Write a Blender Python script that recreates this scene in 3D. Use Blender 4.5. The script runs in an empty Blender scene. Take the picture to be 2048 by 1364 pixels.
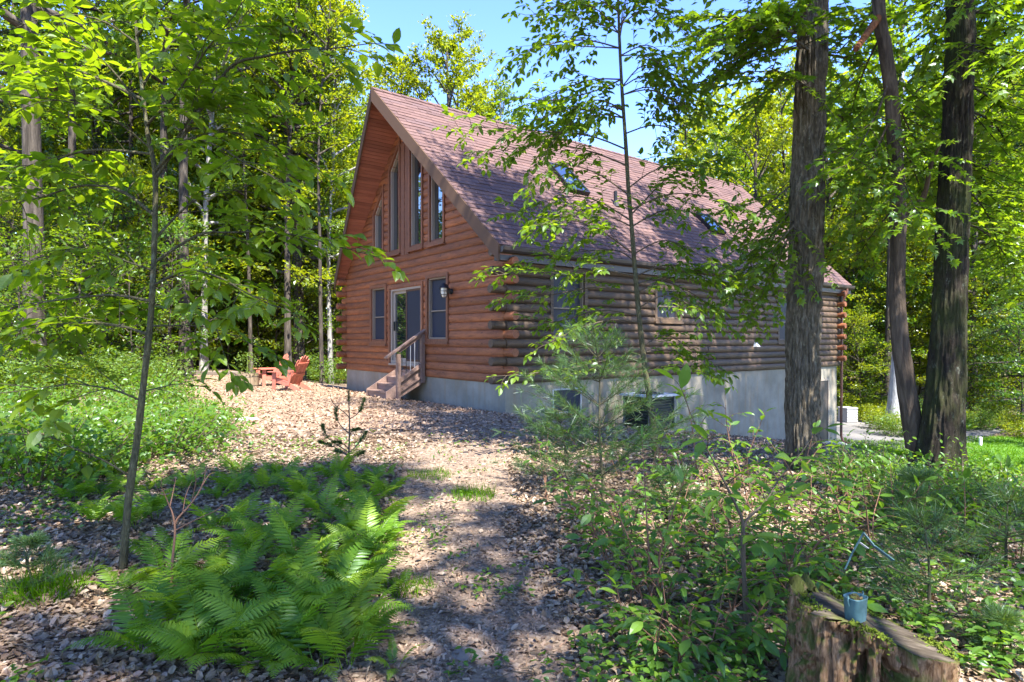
import bpy, math, random
import numpy as np
from mathutils import Vector, Matrix, Quaternion

random.seed(7)
RG = np.random.default_rng(7)
SC = bpy.context.scene
COL = SC.collection

# ------------------------------------------------------------------ camera, world, sun, exposure
F_PX, CY_PX, EYE = 1227.6, 680.2, 1.5
cam = bpy.data.cameras.new('camera')
cam.sensor_width = 36.0
cam.lens = 36.0 * F_PX / 2048.0
cam.shift_y = -(682 - CY_PX) / 2048.0
cam.clip_end = 2000
camo = bpy.data.objects.new('camera', cam)
camo.location = (0, 0, EYE)
camo.rotation_euler = (math.radians(90), 0, 0)
COL.objects.link(camo)
SC.camera = camo

SUN_AZ, SUN_EL = math.radians(150), math.radians(57)      # azimuth clockwise from +Y
sdir = Vector((math.sin(SUN_AZ) * math.cos(SUN_EL), math.cos(SUN_AZ) * math.cos(SUN_EL), math.sin(SUN_EL)))
W = bpy.data.worlds.new('World')
SC.world = W
W.use_nodes = True
wn = W.node_tree
wn.nodes.clear()
sky = wn.nodes.new('ShaderNodeTexSky')
sky.sky_type = 'NISHITA'
sky.sun_disc = False
sky.sun_elevation = SUN_EL
sky.sun_rotation = SUN_AZ
sky.altitude = 300
sky.air_density = 1.0
sky.dust_density = 0.1
sky.ozone_density = 3.0
bg = wn.nodes.new('ShaderNodeBackground')
bg.inputs['Strength'].default_value = 0.135
wo = wn.nodes.new('ShaderNodeOutputWorld')
hsv = wn.nodes.new('ShaderNodeHueSaturation')
hsv.inputs['Saturation'].default_value = 1.2
hsv.inputs['Hue'].default_value = .52
wn.links.new(sky.outputs[0], hsv.inputs['Color'])
wn.links.new(hsv.outputs[0], bg.inputs[0])
wn.links.new(bg.outputs[0], wo.inputs[0])

sl = bpy.data.lights.new('sun', 'SUN')
sl.energy = 4.2
sl.angle = math.radians(0.55)
sl.color = (1.0, 0.95, 0.86)
so = bpy.data.objects.new('sun', sl)
so.rotation_euler = (-sdir).to_track_quat('-Z', 'Y').to_euler()
so.location = sdir * 60
COL.objects.link(so)

SC.view_settings.view_transform = 'Standard'
SC.view_settings.look = 'None'
SC.view_settings.gamma = 1.0
SC.view_settings.use_curve_mapping = False
SC.view_settings.exposure = 2.45
SC.cycles.max_bounces = 7
SC.cycles.diffuse_bounces = 4
SC.cycles.transmission_bounces = 5
SC.cycles.glossy_bounces = 3
SC.cycles.caustics_reflective = False
SC.cycles.caustics_refractive = False
SC.cycles.sample_clamp_indirect = 6.0

# ------------------------------------------------------------------ helpers: noise, terrain, pixels
def _h(ix, iy, iz):
    n = (ix * 374761393 + iy * 668265263 + iz * 2147483647 + 1013904223) & 0xffffffff
    n = ((n ^ (n >> 13)) * 1274126177) & 0xffffffff
    n = n ^ (n >> 16)
    return (n & 0xffff) / 65535.0

def vnoise(p):
    p = np.asarray(p, float)
    i = np.floor(p).astype(np.int64)
    f = p - i
    f = f * f * (3 - 2 * f)
    x, y, z = i[..., 0], i[..., 1], i[..., 2]
    fx, fy, fz = f[..., 0], f[..., 1], f[..., 2]
    r = 0
    for dx in (0, 1):
        for dy in (0, 1):
            for dz in (0, 1):
                w = (fx if dx else 1 - fx) * (fy if dy else 1 - fy) * (fz if dz else 1 - fz)
                r = r + w * _h(x + dx, y + dy, z + dz)
    return r

def fbm(p, o=3):
    p = np.asarray(p, float)
    s, a, t = 0, 1.0, 0
    for k in range(o):
        s = s + a * vnoise(p * 2 ** k + 17.3 * k)
        t += a
        a *= .5
    return s / t

HC = np.array([-0.1386, 12.6])
HA = math.radians(37.276)
HV = np.array([math.cos(HA), math.sin(HA)])
HU = np.array([-math.sin(HA), math.cos(HA)])

def sstep(a, b, x):
    t = np.clip((x - a) / (b - a), 0, 1)
    return t * t * (3 - 2 * t)

def terrain(x, y):
    x = np.asarray(x, float); y = np.asarray(y, float)
    rx, ry = x - HC[0], y - HC[1]
    v = rx * HV[0] + ry * HV[1]
    u = rx * HU[0] + ry * HU[1]
    z = 0.10 - 2.25 * np.clip((v + 1.0) / 15.6, 0, 1) - 0.10 * sstep(-2, -7, u)
    z = z + 0.035 * np.clip(u - 16, 0, 60) * sstep(6, -8, v)
    z = z + 0.05 * np.clip(v - 34, 0, 60)
    z = z + 0.10 * (fbm(np.stack([x * .45, y * .45, x * 0], -1), 3) - .5) * np.clip(np.hypot(x, y) / 3, 0.3, 1)
    return z

def TZ(x, y):
    return float(terrain(x, y))

def P(px, py, d):
    """point at depth d (metres from the eye plane) seen at photo pixel px, py"""
    return np.array([(px - 1024) / F_PX * d, d, EYE - (py - CY_PX) / F_PX * d])

def ground_at(px, d):
    x = (px - 1024) / F_PX * d
    return np.array([x, d, TZ(x, d)])

def depth_of(px, py):
    d = 2.0
    for _ in range(400):
        x = (px - 1024) / F_PX * d
        if EYE - (py - CY_PX) / F_PX * d <= TZ(x, d):
            break
        d *= 1.01
    return d

def G(px, py):
    return ground_at(px, depth_of(px, py))

# ------------------------------------------------------------------ helpers: meshes and objects
class MB:
    def __init__(self):
        self.v, self.f, self.r, self.n = [], [], [], 0
    def add(self, V, F, r=None):
        V = np.asarray(V, float).reshape(-1, 3)
        F = F if isinstance(F, np.ndarray) else [list(q) for q in F]
        self.v.append(V)
        m = len(F)
        if isinstance(F, np.ndarray):
            self.f.append(F + self.n)
        else:
            by = {}
            order = {}
            for k, q in enumerate(F):
                by.setdefault(len(q), []).append(q)
                order.setdefault(len(q), []).append(k)
            rr = None if r is None or np.isscalar(r) else np.asarray(r)
            for j, (L, q) in enumerate(by.items()):
                self.f.append(np.array(q, int) + self.n)
                if rr is not None:
                    self.r.append(rr[order[L]])
                else:
                    self.r.append(np.full(len(q), .5 if r is None else r))
            self.n += len(V)
            return self
        if r is None:
            r = .5
        self.r.append(np.full(m, r) if np.isscalar(r) else np.asarray(r, float))
        self.n += len(V)
        return self
    def box(self, c, s, R=None, r=None):
        c = np.asarray(c, float); h = np.asarray(s, float) / 2
        V = np.array([[x, y, z] for x in (-1, 1) for y in (-1, 1) for z in (-1, 1)]) * h
        if R is not None:
            V = V @ np.asarray(R).T
        F = np.array([[0, 1, 3, 2], [4, 6, 7, 5], [0, 4, 5, 1], [2, 3, 7, 6], [0, 2, 6, 4], [1, 5, 7, 3]])
        return self.add(V + c, F, r)
    def box2(self, a, b, r=None):
        a = np.asarray(a, float); b = np.asarray(b, float)
        return self.box((a + b) / 2, np.abs(b - a), None, r)
    def bar(self, p, q, w, t, up=(0, 0, 1), r=None):
        p = np.asarray(p, float); q = np.asarray(q, float)
        y = q - p; L = np.linalg.norm(y); y = y / L
        up = np.asarray(up, float)
        x = np.cross(y, up); x /= np.linalg.norm(x); z = np.cross(x, y)
        return self.box((p + q) / 2, (w, L, t), np.stack([x, y, z], 1), r)
    def prism(self, poly, z0, z1, fn=None, r=None):
        """poly: 2-D outline (ccw), extruded z0..z1; fn maps (a,b,d) rows to xyz"""
        poly = np.asarray(poly, float); n = len(poly)
        V = np.concatenate([np.c_[poly, np.full(n, z0)], np.c_[poly, np.full(n, z1)]])
        if fn: V = fn(V)
        F = [list(range(n))[::-1], list(range(n, 2 * n))] + [[i, (i + 1) % n, n + (i + 1) % n, n + i] for i in range(n)]
        return self.add(V, F, r)
    def ring(self, outer, inner, z0, z1, fn=None, r=None):
        o = np.asarray(outer, float); i = np.asarray(inner, float); n = len(o)
        V = np.concatenate([np.c_[o, np.full(n, z0)], np.c_[i, np.full(n, z0)], np.c_[o, np.full(n, z1)], np.c_[i, np.full(n, z1)]])
        if fn: V = fn(V)
        F = []
        for k in range(n):
            l = (k + 1) % n
            F += [[k, l, n + l, n + k], [2 * n + k, 3 * n + k, 3 * n + l, 2 * n + l], [k, 2 * n + k, 2 * n + l, l], [n + k, n + l, 3 * n + l, 3 * n + k]]
        return self.add(V, np.array(F), r)
    def tube(self, pts, rad, n=8, cap=True, r=None):
        pts = np.asarray(pts, float); m = len(pts)
        rad = np.full(m, rad) if np.isscalar(rad) else np.asarray(rad, float)
        T = np.gradient(pts, axis=0); T /= np.linalg.norm(T, axis=1)[:, None] + 1e-9
        ref = np.array([0, 0, 1.]) if abs(T[:, 2]).mean() < .8 else np.array([1., 0, 0])
        A = np.cross(T, ref); A /= np.linalg.norm(A, axis=1)[:, None] + 1e-9
        B = np.cross(T, A)
        th = np.linspace(0, 2 * np.pi, n, endpoint=False)
        V = pts[:, None] + rad[:, None, None] * (np.cos(th)[None, :, None] * A[:, None] + np.sin(th)[None, :, None] * B[:, None])
        V = V.reshape(-1, 3)
        i = np.arange(m - 1)[:, None] * n; j = np.arange(n)[None]; k = (j + 1) % n
        F = np.stack([i + j, i + k, i + n + k, i + n + j], -1).reshape(-1, 4)
        self.add(V, F, r)
        if cap and n > 2:
            self.add(V[:n], [list(range(n))], r)
            self.add(V[-n:], [list(range(n))[::-1]], r)
        return self
    def mesh(self, name, mat=None, smooth=False):
        me = bpy.data.meshes.new(name)
        V = np.concatenate(self.v)
        me.vertices.add(len(V)); me.vertices.foreach_set('co', V.astype(np.float32).ravel())
        nl = sum(f.size for f in self.f); nf = sum(len(f) for f in self.f)
        me.loops.add(nl); me.loops.foreach_set('vertex_index', np.concatenate([f.ravel() for f in self.f]).astype(np.int32))
        tot = np.concatenate([np.full(len(f), f.shape[1]) for f in self.f])
        st = np.concatenate([[0], np.cumsum(tot)[:-1]]).astype(np.int32)
        me.polygons.add(nf); me.polygons.foreach_set('loop_start', st)
        me.polygons.foreach_set('use_smooth', np.full(nf, smooth))
        me.update(calc_edges=True)
        at = me.attributes.new('rnd', 'FLOAT', 'FACE')
        at.data.foreach_set('value', np.concatenate(self.r).astype(np.float32))
        if mat: me.materials.append(mat)
        return me
    def build(self, name, mat, parent=None, smooth=False, label=None):
        return put(name, self.mesh(name, mat, smooth), parent, label)

def put(name, me, parent=None, label=None):
    o = bpy.data.objects.new(name, me)
    COL.objects.link(o)
    if parent: o.parent = parent
    if label: o['label'] = label
    return o

def tag(o, label=None, cat=None, group=None, kind=None):
    if label: o['label'] = label
    if cat: o['category'] = cat
    if group: o['group'] = group
    if kind: o['kind'] = kind
    return o

def thing(name, label, cat, loc=(0, 0, 0), rz=0.0, group=None):
    o = bpy.data.objects.new(name, None)
    o.empty_display_size = .2
    COL.objects.link(o)
    o.location = [float(c) for c in loc]; o.rotation_euler = (0, 0, rz)
    return tag(o, label, cat, group)

def copy_tree(o, parent=None):
    c = o.copy(); COL.objects.link(c)
    if parent: c.parent = parent
    for ch in list(o.children):
        copy_tree(ch, c)
    return c

# ------------------------------------------------------------------ helpers: materials
def lin(r, g, b):
    return tuple(((c / 255) / 12.92 if c / 255 <= .04045 else ((c / 255 + .055) / 1.055) ** 2.4) for c in (r, g, b)) + (1,)

class MT:
    def __init__(self, name):
        self.m = bpy.data.materials.new(name); self.m.use_nodes = True
        self.t = self.m.node_tree; self.t.nodes.clear()
        self.out = self.N('ShaderNodeOutputMaterial')
    def N(self, t, **k):
        n = self.t.nodes.new(t)
        for a, b in k.items():
            if a in n.inputs: n.inputs[a].default_value = b
            else: setattr(n, a, b)
        return n
    def L(self, a, b): self.t.links.new(a, b)
    def coords(self, scale=(1, 1, 1), which='Object'):
        tc = self.N('ShaderNodeTexCoord'); mp = self.N('ShaderNodeMapping'); mp.inputs['Scale'].default_value = scale
        self.L(tc.outputs[which], mp.inputs['Vector']); return mp.outputs[0]
    def noise(self, vec, scale, detail=4, rough=.6, dist=0.0):
        n = self.N('ShaderNodeTexNoise'); n.inputs['Scale'].default_value = scale; n.inputs['Detail'].default_value = detail
        n.inputs['Roughness'].default_value = rough; n.inputs['Distortion'].default_value = dist
        if vec: self.L(vec, n.inputs['Vector'])
        return n.outputs[0]
    def voro(self, vec, scale, feature='F1', out=0):
        n = self.N('ShaderNodeTexVoronoi'); n.feature = feature; n.inputs['Scale'].default_value = scale
        if vec: self.L(vec, n.inputs['Vector'])
        return n.outputs[out]
    def ramp(self, fac, stops, interp='LINEAR'):
        n = self.N('ShaderNodeValToRGB'); n.color_ramp.interpolation = interp
        e = n.color_ramp.elements
        while len(e) > 1: e.remove(e[-1])
        e[0].position, e[0].color = stops[0][0], tuple(stops[0][1])[:3] + (1,)
        for p, c in stops[1:]:
            x = e.new(p); x.color = tuple(c)[:3] + (1,)
        self.L(fac, n.inputs[0]); return n.outputs[0]
    def mix(self, fac, a, b, mode='MIX'):
        n = self.N('ShaderNodeMix'); n.data_type = 'RGBA'; n.blend_type = mode
        for s, x in ((0, fac), (6, a), (7, b)):
            if hasattr(x, 'links') or hasattr(x, 'is_linked'): self.L(x, n.inputs[s])
            elif s == 0: n.inputs[0].default_value = x
            else: n.inputs[s].default_value = tuple(x)[:3] + (1,)
        return n.outputs[2]
    def math(self, op, a, b=0.0):
        n = self.N('ShaderNodeMath'); n.operation = op
        for s, x in ((0, a), (1, b)):
            if hasattr(x, 'is_linked'): self.L(x, n.inputs[s])
            else: n.inputs[s].default_value = x
        return n.outputs[0]
    def attr(self, name='rnd'):
        n = self.N('ShaderNodeAttribute'); n.attribute_name = name; return n.outputs['Fac']
    def objrnd(self): return self.N('ShaderNodeObjectInfo').outputs['Random']
    def bump(self, h, strength=.3, dist=.01):
        n = self.N('ShaderNodeBump'); n.inputs['Strength'].default_value = strength; n.inputs['Distance'].default_value = dist
        self.L(h, n.inputs['Height']); return n.outputs[0]
    def pbr(self, col, rough=.7, bump=None, metal=0.0, spec=.4):
        n = self.N('ShaderNodeBsdfPrincipled')
        if hasattr(col, 'is_linked'): self.L(col, n.inputs['Base Color'])
        else: n.inputs['Base Color'].default_value = tuple(col)[:3] + (1,)
        if hasattr(rough, 'is_linked'): self.L(rough, n.inputs['Roughness'])
        else: n.inputs['Roughness'].default_value = rough
        n.inputs['Metallic'].default_value = metal
        n.inputs['Specular IOR Level'].default_value = spec
        if bump: self.L(bump, n.inputs['Normal'])
        self.L(n.outputs[0], self.out.inputs[0]); return self.m

def leaf_mat(name, stops, trans=.5, tint=(2.15, 1.8, .55), gloss=.06, rough=.38):
    m = MT(name)
    nz = m.noise(m.coords(which='Object'), 9, 2)
    f = m.math('ADD', m.math('MULTIPLY', m.attr(), .85), m.math('MULTIPLY', nz, .15))
    if name == 'fern frond': f = m.math('ADD', f, m.math('MULTIPLY', m.math('SUBTRACT', m.objrnd(), .45), 1.0))
    c = m.ramp(f, stops)
    d = m.N('ShaderNodeBsdfDiffuse'); m.L(c, d.inputs[0])
    t = m.N('ShaderNodeBsdfTranslucent'); m.L(m.mix(1.0, c, tint, 'MULTIPLY'), t.inputs[0])
    x = m.N('ShaderNodeMixShader'); x.inputs[0].default_value = trans; m.L(d.outputs[0], x.inputs[1]); m.L(t.outputs[0], x.inputs[2])
    g = m.N('ShaderNodeBsdfGlossy'); g.inputs['Roughness'].default_value = rough; g.inputs[0].default_value = (.8, .9, 1, 1)
    y = m.N('ShaderNodeMixShader'); y.inputs[0].default_value = gloss
    m.L(x.outputs[0], y.inputs[1]); m.L(g.outputs[0], y.inputs[2]); m.L(y.outputs[0], m.out.inputs[0])
    return m.m

def wood(name, dark, light, axis, scale=1.0, rough=.65, knots=True):
    m = MT(name)
    s = [14, 14, 14]; s[axis] = 1.2
    v = m.coords([q * scale for q in s])
    n = m.noise(v, 2.2, 6, .65, .6)
    ob = m.objrnd()
    c = m.ramp(n, [(.25, dark), (.75, light)])
    hs = m.N('ShaderNodeHueSaturation'); m.L(c, hs.inputs['Color'])
    m.L(m.math('ADD', m.math('MULTIPLY', ob, .5), .75), hs.inputs['Value'])
    c = hs.outputs[0]
    big = m.noise(m.coords((1.1, 1.1, 3.0)), 1.0, 5, .65)
    c = m.mix(m.ramp(big, [(.42, (.4, .4, .4)), (.6, (0, 0, 0))]), c, tuple(q * .8 + .012 for q in dark[:3]))
    if knots:
        s3 = [9, 9, 9]; s3[axis] = .9
        ck = m.noise(m.coords(s3), 2.6, 3, .5)
        c = m.mix(m.ramp(ck, [(.487, (0, 0, 0)), (.5, (.75, .75, .75)), (.513, (0, 0, 0))]), c, tuple(q * .3 for q in dark[:3]))
        s2 = [5, 5, 5]; s2[axis] = 2.0
        k = m.voro(m.coords(s2), 1.6)
        c = m.mix(m.ramp(k, [(.05, (1, 1, 1)), (.13, (0, 0, 0))]), c, tuple(q * .35 for q in dark[:3]))
    return m.pbr(c, rough, m.bump(n, .35, .006))

M = {}
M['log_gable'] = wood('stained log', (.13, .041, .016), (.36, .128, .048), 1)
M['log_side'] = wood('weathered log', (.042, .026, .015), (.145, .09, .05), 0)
M['log_trim'] = wood('trim board', (.13, .048, .022), (.27, .105, .048), 2, 1, .6)
M['soffit'] = wood('soffit board', (.24, .085, .055), (.38, .145, .095), 0, 1, .6, False)
M['fascia'] = MT('fascia').pbr((.10, .06, .038), .7, spec=.15)
M['gutter'] = MT('gutter').pbr((.045, .034, .03), .4)
M['downspout'] = MT('downspout').pbr((.11, .045, .03), .45)
m = MT('roof shingle')
c = m.ramp(m.attr(), [(0, (.075, .048, .047)), (.35, (.118, .07, .062)), (.7, (.16, .097, .083)), (1, (.098, .067, .070))])
g = m.noise(m.coords(), 160, 3)
c = m.mix(m.ramp(g, [(.35, (1, 1, 1)), (.65, (0, 0, 0))]), c, (.10, .06, .055))
M['shingle'] = m.pbr(c, .9, m.bump(g, .4, .004), spec=.2)
m = MT('concrete')
v = m.coords()
n1 = m.noise(v, 1.4, 6, .65); n2 = m.noise(v, 40, 3); n3 = m.noise(m.coords((6, 6, .5)), 1.1, 4)
c = m.ramp(n1, [(.3, (.18, .158, .118)), (.7, (.31, .28, .22))])
c = m.mix(m.ramp(n3, [(.5, (0, 0, 0)), (.72, (.7, .7, .7))]), c, (.25, .18, .105))
M['concrete'] = m.pbr(c, .85, m.bump(n2, .25, .004), spec=.25)
M['vinyl'] = MT('cream vinyl').pbr((.29, .24, .19), .5, spec=.3)
M['frame_tan'] = MT('tan window frame').pbr((.22, .175, .13), .5, spec=.25)
m = MT('window glass')
p = m.N('ShaderNodeBsdfPrincipled'); p.inputs['Base Color'].default_value = (.012, .016, .018, 1); p.inputs['Roughness'].default_value = .02
gl = m.N('ShaderNodeBsdfGlossy'); gl.inputs['Roughness'].default_value = .015; gl.inputs[0].default_value = (.85, .9, .88, 1)
nb = m.bump(m.noise(m.coords(), 1.6, 1), .02, .02); m.L(nb, gl.inputs['Normal'])
x = m.N('ShaderNodeMixShader'); x.inputs[0].default_value = .3
m.L(p.outputs[0], x.inputs[1]); m.L(gl.outputs[0], x.inputs[2]); m.L(x.outputs[0], m.out.inputs[0])
M['glass'] = m.m
m = MT('screened glass')
M['screen'] = m.pbr((.028, .031, .045), .45, spec=.2)
M['door_dark'] = MT('dark door').pbr((.05, .04, .035), .5)
M['metal_dark'] = MT('dark metal').pbr((.03, .03, .032), .4, metal=.6)
M['metal_light'] = MT('galvanised_or_sunlit').pbr((.45, .45, .46), .4, metal=.7)
M['stair'] = wood('stair board', (.17, .105, .08), (.30, .2, .16), 1, 1, .6, False)
M['chair'] = wood('red painted slat', (.36, .105, .068), (.47, .16, .11), 2, .5, .5, False)
M['lamp_glass'] = MT('lamp glass').pbr((.75, .7, .58), .15)
M['white_plastic'] = MT('white plastic').pbr((.75, .75, .74), .4)
M['grey_plastic'] = MT('grey plastic').pbr((.36, .36, .37), .5)
M['unit_green'] = MT('unit panel').pbr((.02, .028, .024), .45)
M['unit_post'] = MT('unit post').pbr((.12, .125, .125), .5)
M['unit_top'] = MT('unit top').pbr((.42, .45, .52), .4)
m = MT('barrel wood')
n = m.noise(m.coords((9, 9, .8)), 1.5, 5)
M['barrel'] = m.pbr(m.ramp(n, [(.3, (.12, .085, .055)), (.7, (.26, .2, .13))]), .7, m.bump(n, .4, .005))

def bark(name, a, b, lichen=None, moss=None, vs=(15, 15, 4.2)):
    m = MT(name)
    v = m.coords(vs)
    n = m.noise(v, 1.6, 8, .68, .8)
    fine = m.noise(m.coords((60, 60, 14)), 1.2, 4, .7)
    c = m.ramp(n, [(.28, tuple(q * .32 for q in a)), (.45, a), (.68, b)])
    big = m.noise(m.coords((3, 3, 1.4)), 1.3, 5, .7)
    if lichen:
        l2 = m.noise(m.coords((11, 11, 6)), 1.4, 5, .75)
        c = m.mix(m.ramp(l2, [(.58, (0, 0, 0)), (.68, (.85, .85, .85))]), c, lichen)
    if moss:
        c = m.mix(m.ramp(big, [(.42, (0, 0, 0)), (.62, (.8, .8, .8))]), c, moss)
    h = m.math('ADD', n, m.math('MULTIPLY', fine, .35))
    return m.pbr(c, .9, m.bump(h, .9, .02), spec=.2)
M['bark_grey'] = bark('grey furrowed bark', (.072, .058, .039), (.18, .15, .108), lichen=(.19, .185, .135))
M['bark_moss'] = bark('mossy dark bark', (.016, .012, .009), (.045, .035, .023), lichen=(.12, .13, .10), moss=(.032, .04, .009))
M['bark_brown'] = bark('brown smooth bark', (.06, .044, .032), (.125, .095, .07), vs=(9, 9, 1.4))
M['bark_sap'] = bark('sapling bark', (.06, .055, .03), (.13, .12, .065), lichen=(.17, .18, .12), vs=(40, 40, 9))
M['bark_far'] = bark('forest bark', (.04, .033, .026), (.105, .088, .07), vs=(6, 6, 1.0))
M['bark_pale'] = bark('pale bark', (.2, .19, .175), (.36, .345, .325), vs=(6, 6, 1.0))
M['bark_red'] = bark('dead red bark', (.14, .05, .02), (.3, .12, .05))
M['twig'] = MT('twig').pbr((.075, .055, .035), .8)
M['twig_red'] = MT('reddish twig').pbr((.17, .085, .05), .8)
M['stem_green'] = MT('green stem').pbr((.14, .19, .05), .7)

M['leaf_beech'] = leaf_mat('beech leaf', [(0, (.075, .145, .008)), (.5, (.11, .195, .010)), (1, (.155, .24, .016))], .62, gloss=.03)
M['leaf_beech2'] = leaf_mat('young tree leaf', [(0, (.065, .135, .010)), (.5, (.105, .195, .012)), (1, (.155, .24, .02))], .6, gloss=.03)
M['leaf_maple'] = leaf_mat('maple leaf', [(0, (.065, .14, .010)), (.5, (.10, .19, .012)), (1, (.15, .24, .016))], .6, gloss=.03)
M['leaf_shrub'] = leaf_mat('shrub leaf', [(0, (.055, .135, .02)), (.5, (.09, .19, .026)), (1, (.14, .24, .026))], .52, gloss=.025)
M['leaf_fern'] = leaf_mat('fern frond', [(0, (.07, .16, .012)), (.45, (.12, .235, .018)), (1, (.2, .31, .026))], .5, gloss=.02)
M['leaf_tree'] = leaf_mat('forest leaf', [(0, (.05, .105, .009)), (.5, (.085, .16, .011)), (1, (.15, .22, .016))], .62, gloss=.02)
M['leaf_yellow'] = leaf_mat('yellow green leaf', [(0, (.09, .145, .009)), (.5, (.15, .21, .011)), (1, (.22, .26, .014))], .6, gloss=.02)
M['leaf_bluish'] = leaf_mat('blue green leaf', [(0, (.06, .12, .022)), (.5, (.095, .17, .03)), (1, (.14, .22, .035))], .52, gloss=.02)
M['leaf_low'] = leaf_mat('low shrub leaf', [(0, (.05, .125, .012)), (.5, (.08, .17, .014)), (1, (.135, .22, .02))], .52, gloss=.03)
M['needle'] = leaf_mat('pine needle', [(0, (.035, .08, .028)), (.5, (.055, .115, .036)), (1, (.09, .155, .04))], .4, gloss=.03)
M['needle_dark'] = leaf_mat('hemlock needle', [(0, (.025, .06, .014)), (.5, (.045, .09, .02)), (1, (.075, .125, .025))], .4, gloss=.02)
M['grass'] = leaf_mat('grass blade', [(0, (.05, .14, .006)), (.5, (.085, .19, .008)), (1, (.13, .25, .012))], .5, gloss=.0)
M['litter'] = leaf_mat('dead leaf', [(0, (.095, .056, .033)), (.25, (.17, .11, .066)), (.6, (.27, .19, .122)), (.86, (.37, .285, .20)), (1, (.25, .12, .05))], .18, (1.1, .95, .7), .05, .5)
M['chip'] = leaf_mat('wood chip', [(0, (.10, .062, .04)), (.4, (.24, .16, .108)), (.75, (.36, .26, .18)), (1, (.25, .12, .06))], .06, (1, .9, .7), .02, .6)
m = MT('forest soil')
v = m.coords()
a = m.voro(v, 15, out=1); b = m.voro(v, 34, out=1); n = m.noise(v, .8, 5); d = m.voro(v, 15)
sep = m.N('ShaderNodeSeparateColor'); m.L(a, sep.inputs[0])
c = m.ramp(sep.outputs[0], [(0, (.07, .048, .032)), (.35, (.15, .105, .07)), (.7, (.25, .185, .135)), (1, (.33, .26, .2))])
c = m.mix(m.ramp(n, [(.35, (.65, .65, .65)), (.6, (0, 0, 0))]), c, (.07, .05, .034))
n2 = m.noise(v, .35, 4)
far = m.N('ShaderNodeTexCoord')
c = m.mix(m.ramp(n2, [(.56, (0, 0, 0)), (.68, (.5, .5, .5))]), c, (.05, .08, .022))
M['soil'] = m.pbr(c, .95, m.bump(d, .8, .03), spec=.15)
m = MT('chip ground')
v = m.coords()
a = m.voro(v, 26, out=1); d = m.voro(v, 26); n = m.noise(v, 1.2, 5)
sep = m.N('ShaderNodeSeparateColor'); m.L(a, sep.inputs[0])
c = m.ramp(sep.outputs[0], [(0, (.11, .07, .045)), (.4, (.22, .15, .10)), (1, (.34, .245, .17))])
c = m.mix(m.ramp(n, [(.4, (.35, .35, .35)), (.62, (0, 0, 0))]), c, (.22, .15, .1))
M['chips'] = m.pbr(c, .95, m.bump(d, .7, .02), spec=.15)
m = MT('trodden path')
v = m.coords()
a = m.voro(v, 44, out=1); d = m.voro(v, 44); n = m.noise(v, 2.2, 5)
sep = m.N('ShaderNodeSeparateColor'); m.L(a, sep.inputs[0])
c = m.ramp(sep.outputs[0], [(0, (.10, .07, .048)), (.4, (.2, .145, .105)), (1, (.32, .245, .185))])
c = m.mix(m.ramp(n, [(.4, (.6, .6, .6)), (.65, (0, 0, 0))]), c, (.13, .095, .072))
M['path'] = m.pbr(c, .95, m.bump(d, .7, .015), spec=.15)
m = MT('asphalt')
v = m.coords()
n = m.noise(v, 90, 3); n2 = m.noise(v, .7, 4)
c = m.mix(m.ramp(n2, [(.4, (0, 0, 0)), (.7, (1, 1, 1))]), m.ramp(n, [(.3, (.05, .05, .055)), (.7, (.12, .12, .125))]), (.17, .16, .15))
M['asphalt'] = m.pbr(c, .9, m.bump(n, .4, .01), spec=.2)
m = MT('lawn turf')
n = m.noise(m.coords(), 3, 6)
M['turf'] = m.pbr(m.ramp(n, [(.3, (.04, .105, .008)), (.7, (.075, .17, .012))]), .95)
m = MT('stone')
n = m.noise(m.coords(), 9, 6)
M['stone'] = m.pbr(m.ramp(n, [(.3, (.26, .25, .24)), (.7, (.5, .49, .47))]), .85, m.bump(n, .5, .02))
m = MT('timber edging')
n = m.noise(m.coords((1.2, 14, 14)), 1.4, 6)
M['timber'] = m.pbr(m.ramp(n, [(.3, (.10, .08, .065)), (.7, (.22, .18, .15))]), .85, m.bump(n, .5, .01))

# ------------------------------------------------------------------ the ground
def sheet(name, xs, ys, mat, lift=0.0, mask=None, smooth=True):
    X, Y = np.meshgrid(xs, ys)
    Z = terrain(X, Y) + lift
    V = np.stack([X, Y, Z], -1).reshape(-1, 3)
    n, k = len(xs), len(ys)
    i = (np.arange(k - 1)[:, None] * n + np.arange(n - 1)[None])
    F = np.stack([i, i + 1, i + n + 1, i + n], -1).reshape(-1, 4)
    if mask is not None:
        C = V[F].mean(1)
        F = F[mask(C[:, 0], C[:, 1])]
        u = np.unique(F); mp = np.zeros(len(V), int); mp[u] = np.arange(len(u))
        V, F = V[u], mp[F]
    b = MB(); b.add(V, F)
    o = b.build(name, mat, None, smooth)
    return tag(o, kind='structure')

def sinh_axis(c, half, n, k):
    t = np.linspace(-1, 1, n)
    return c + half * np.sinh(k * t) / math.sinh(k)
sheet('forest_ground', sinh_axis(0, 420, 330, 5.4), sinh_axis(7, 420, 330, 5.4), M['soil'])

def uv_house(x, y):
    rx, ry = x - HC[0], y - HC[1]
    return rx * HV[0] + ry * HV[1], rx * HU[0] + ry * HU[1]

def pad_mask(x, y):
    """sun-lit clearing of wood chips in front of the gable"""
    v, u = uv_house(x, y)
    w = (fbm(np.stack([x * .6, y * .6, x * 0 + 3], -1), 3) - .5) * 2.2
    left = x > -7.8 - .42 * (y - 9) + w - np.clip(y - 17, 0, 9) * .55
    return left & (y > 9.3 + w + np.clip(x + 1, 0, 4) * .5) & (y < 27 + w) & (v < .1 + 0 * w) & (x < 2.2 + w * .6)
sheet('wood_chip_clearing', np.arange(-20, 3.5, .16), np.arange(7.5, 29, .16), M['chips'], .014, pad_mask)

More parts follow.
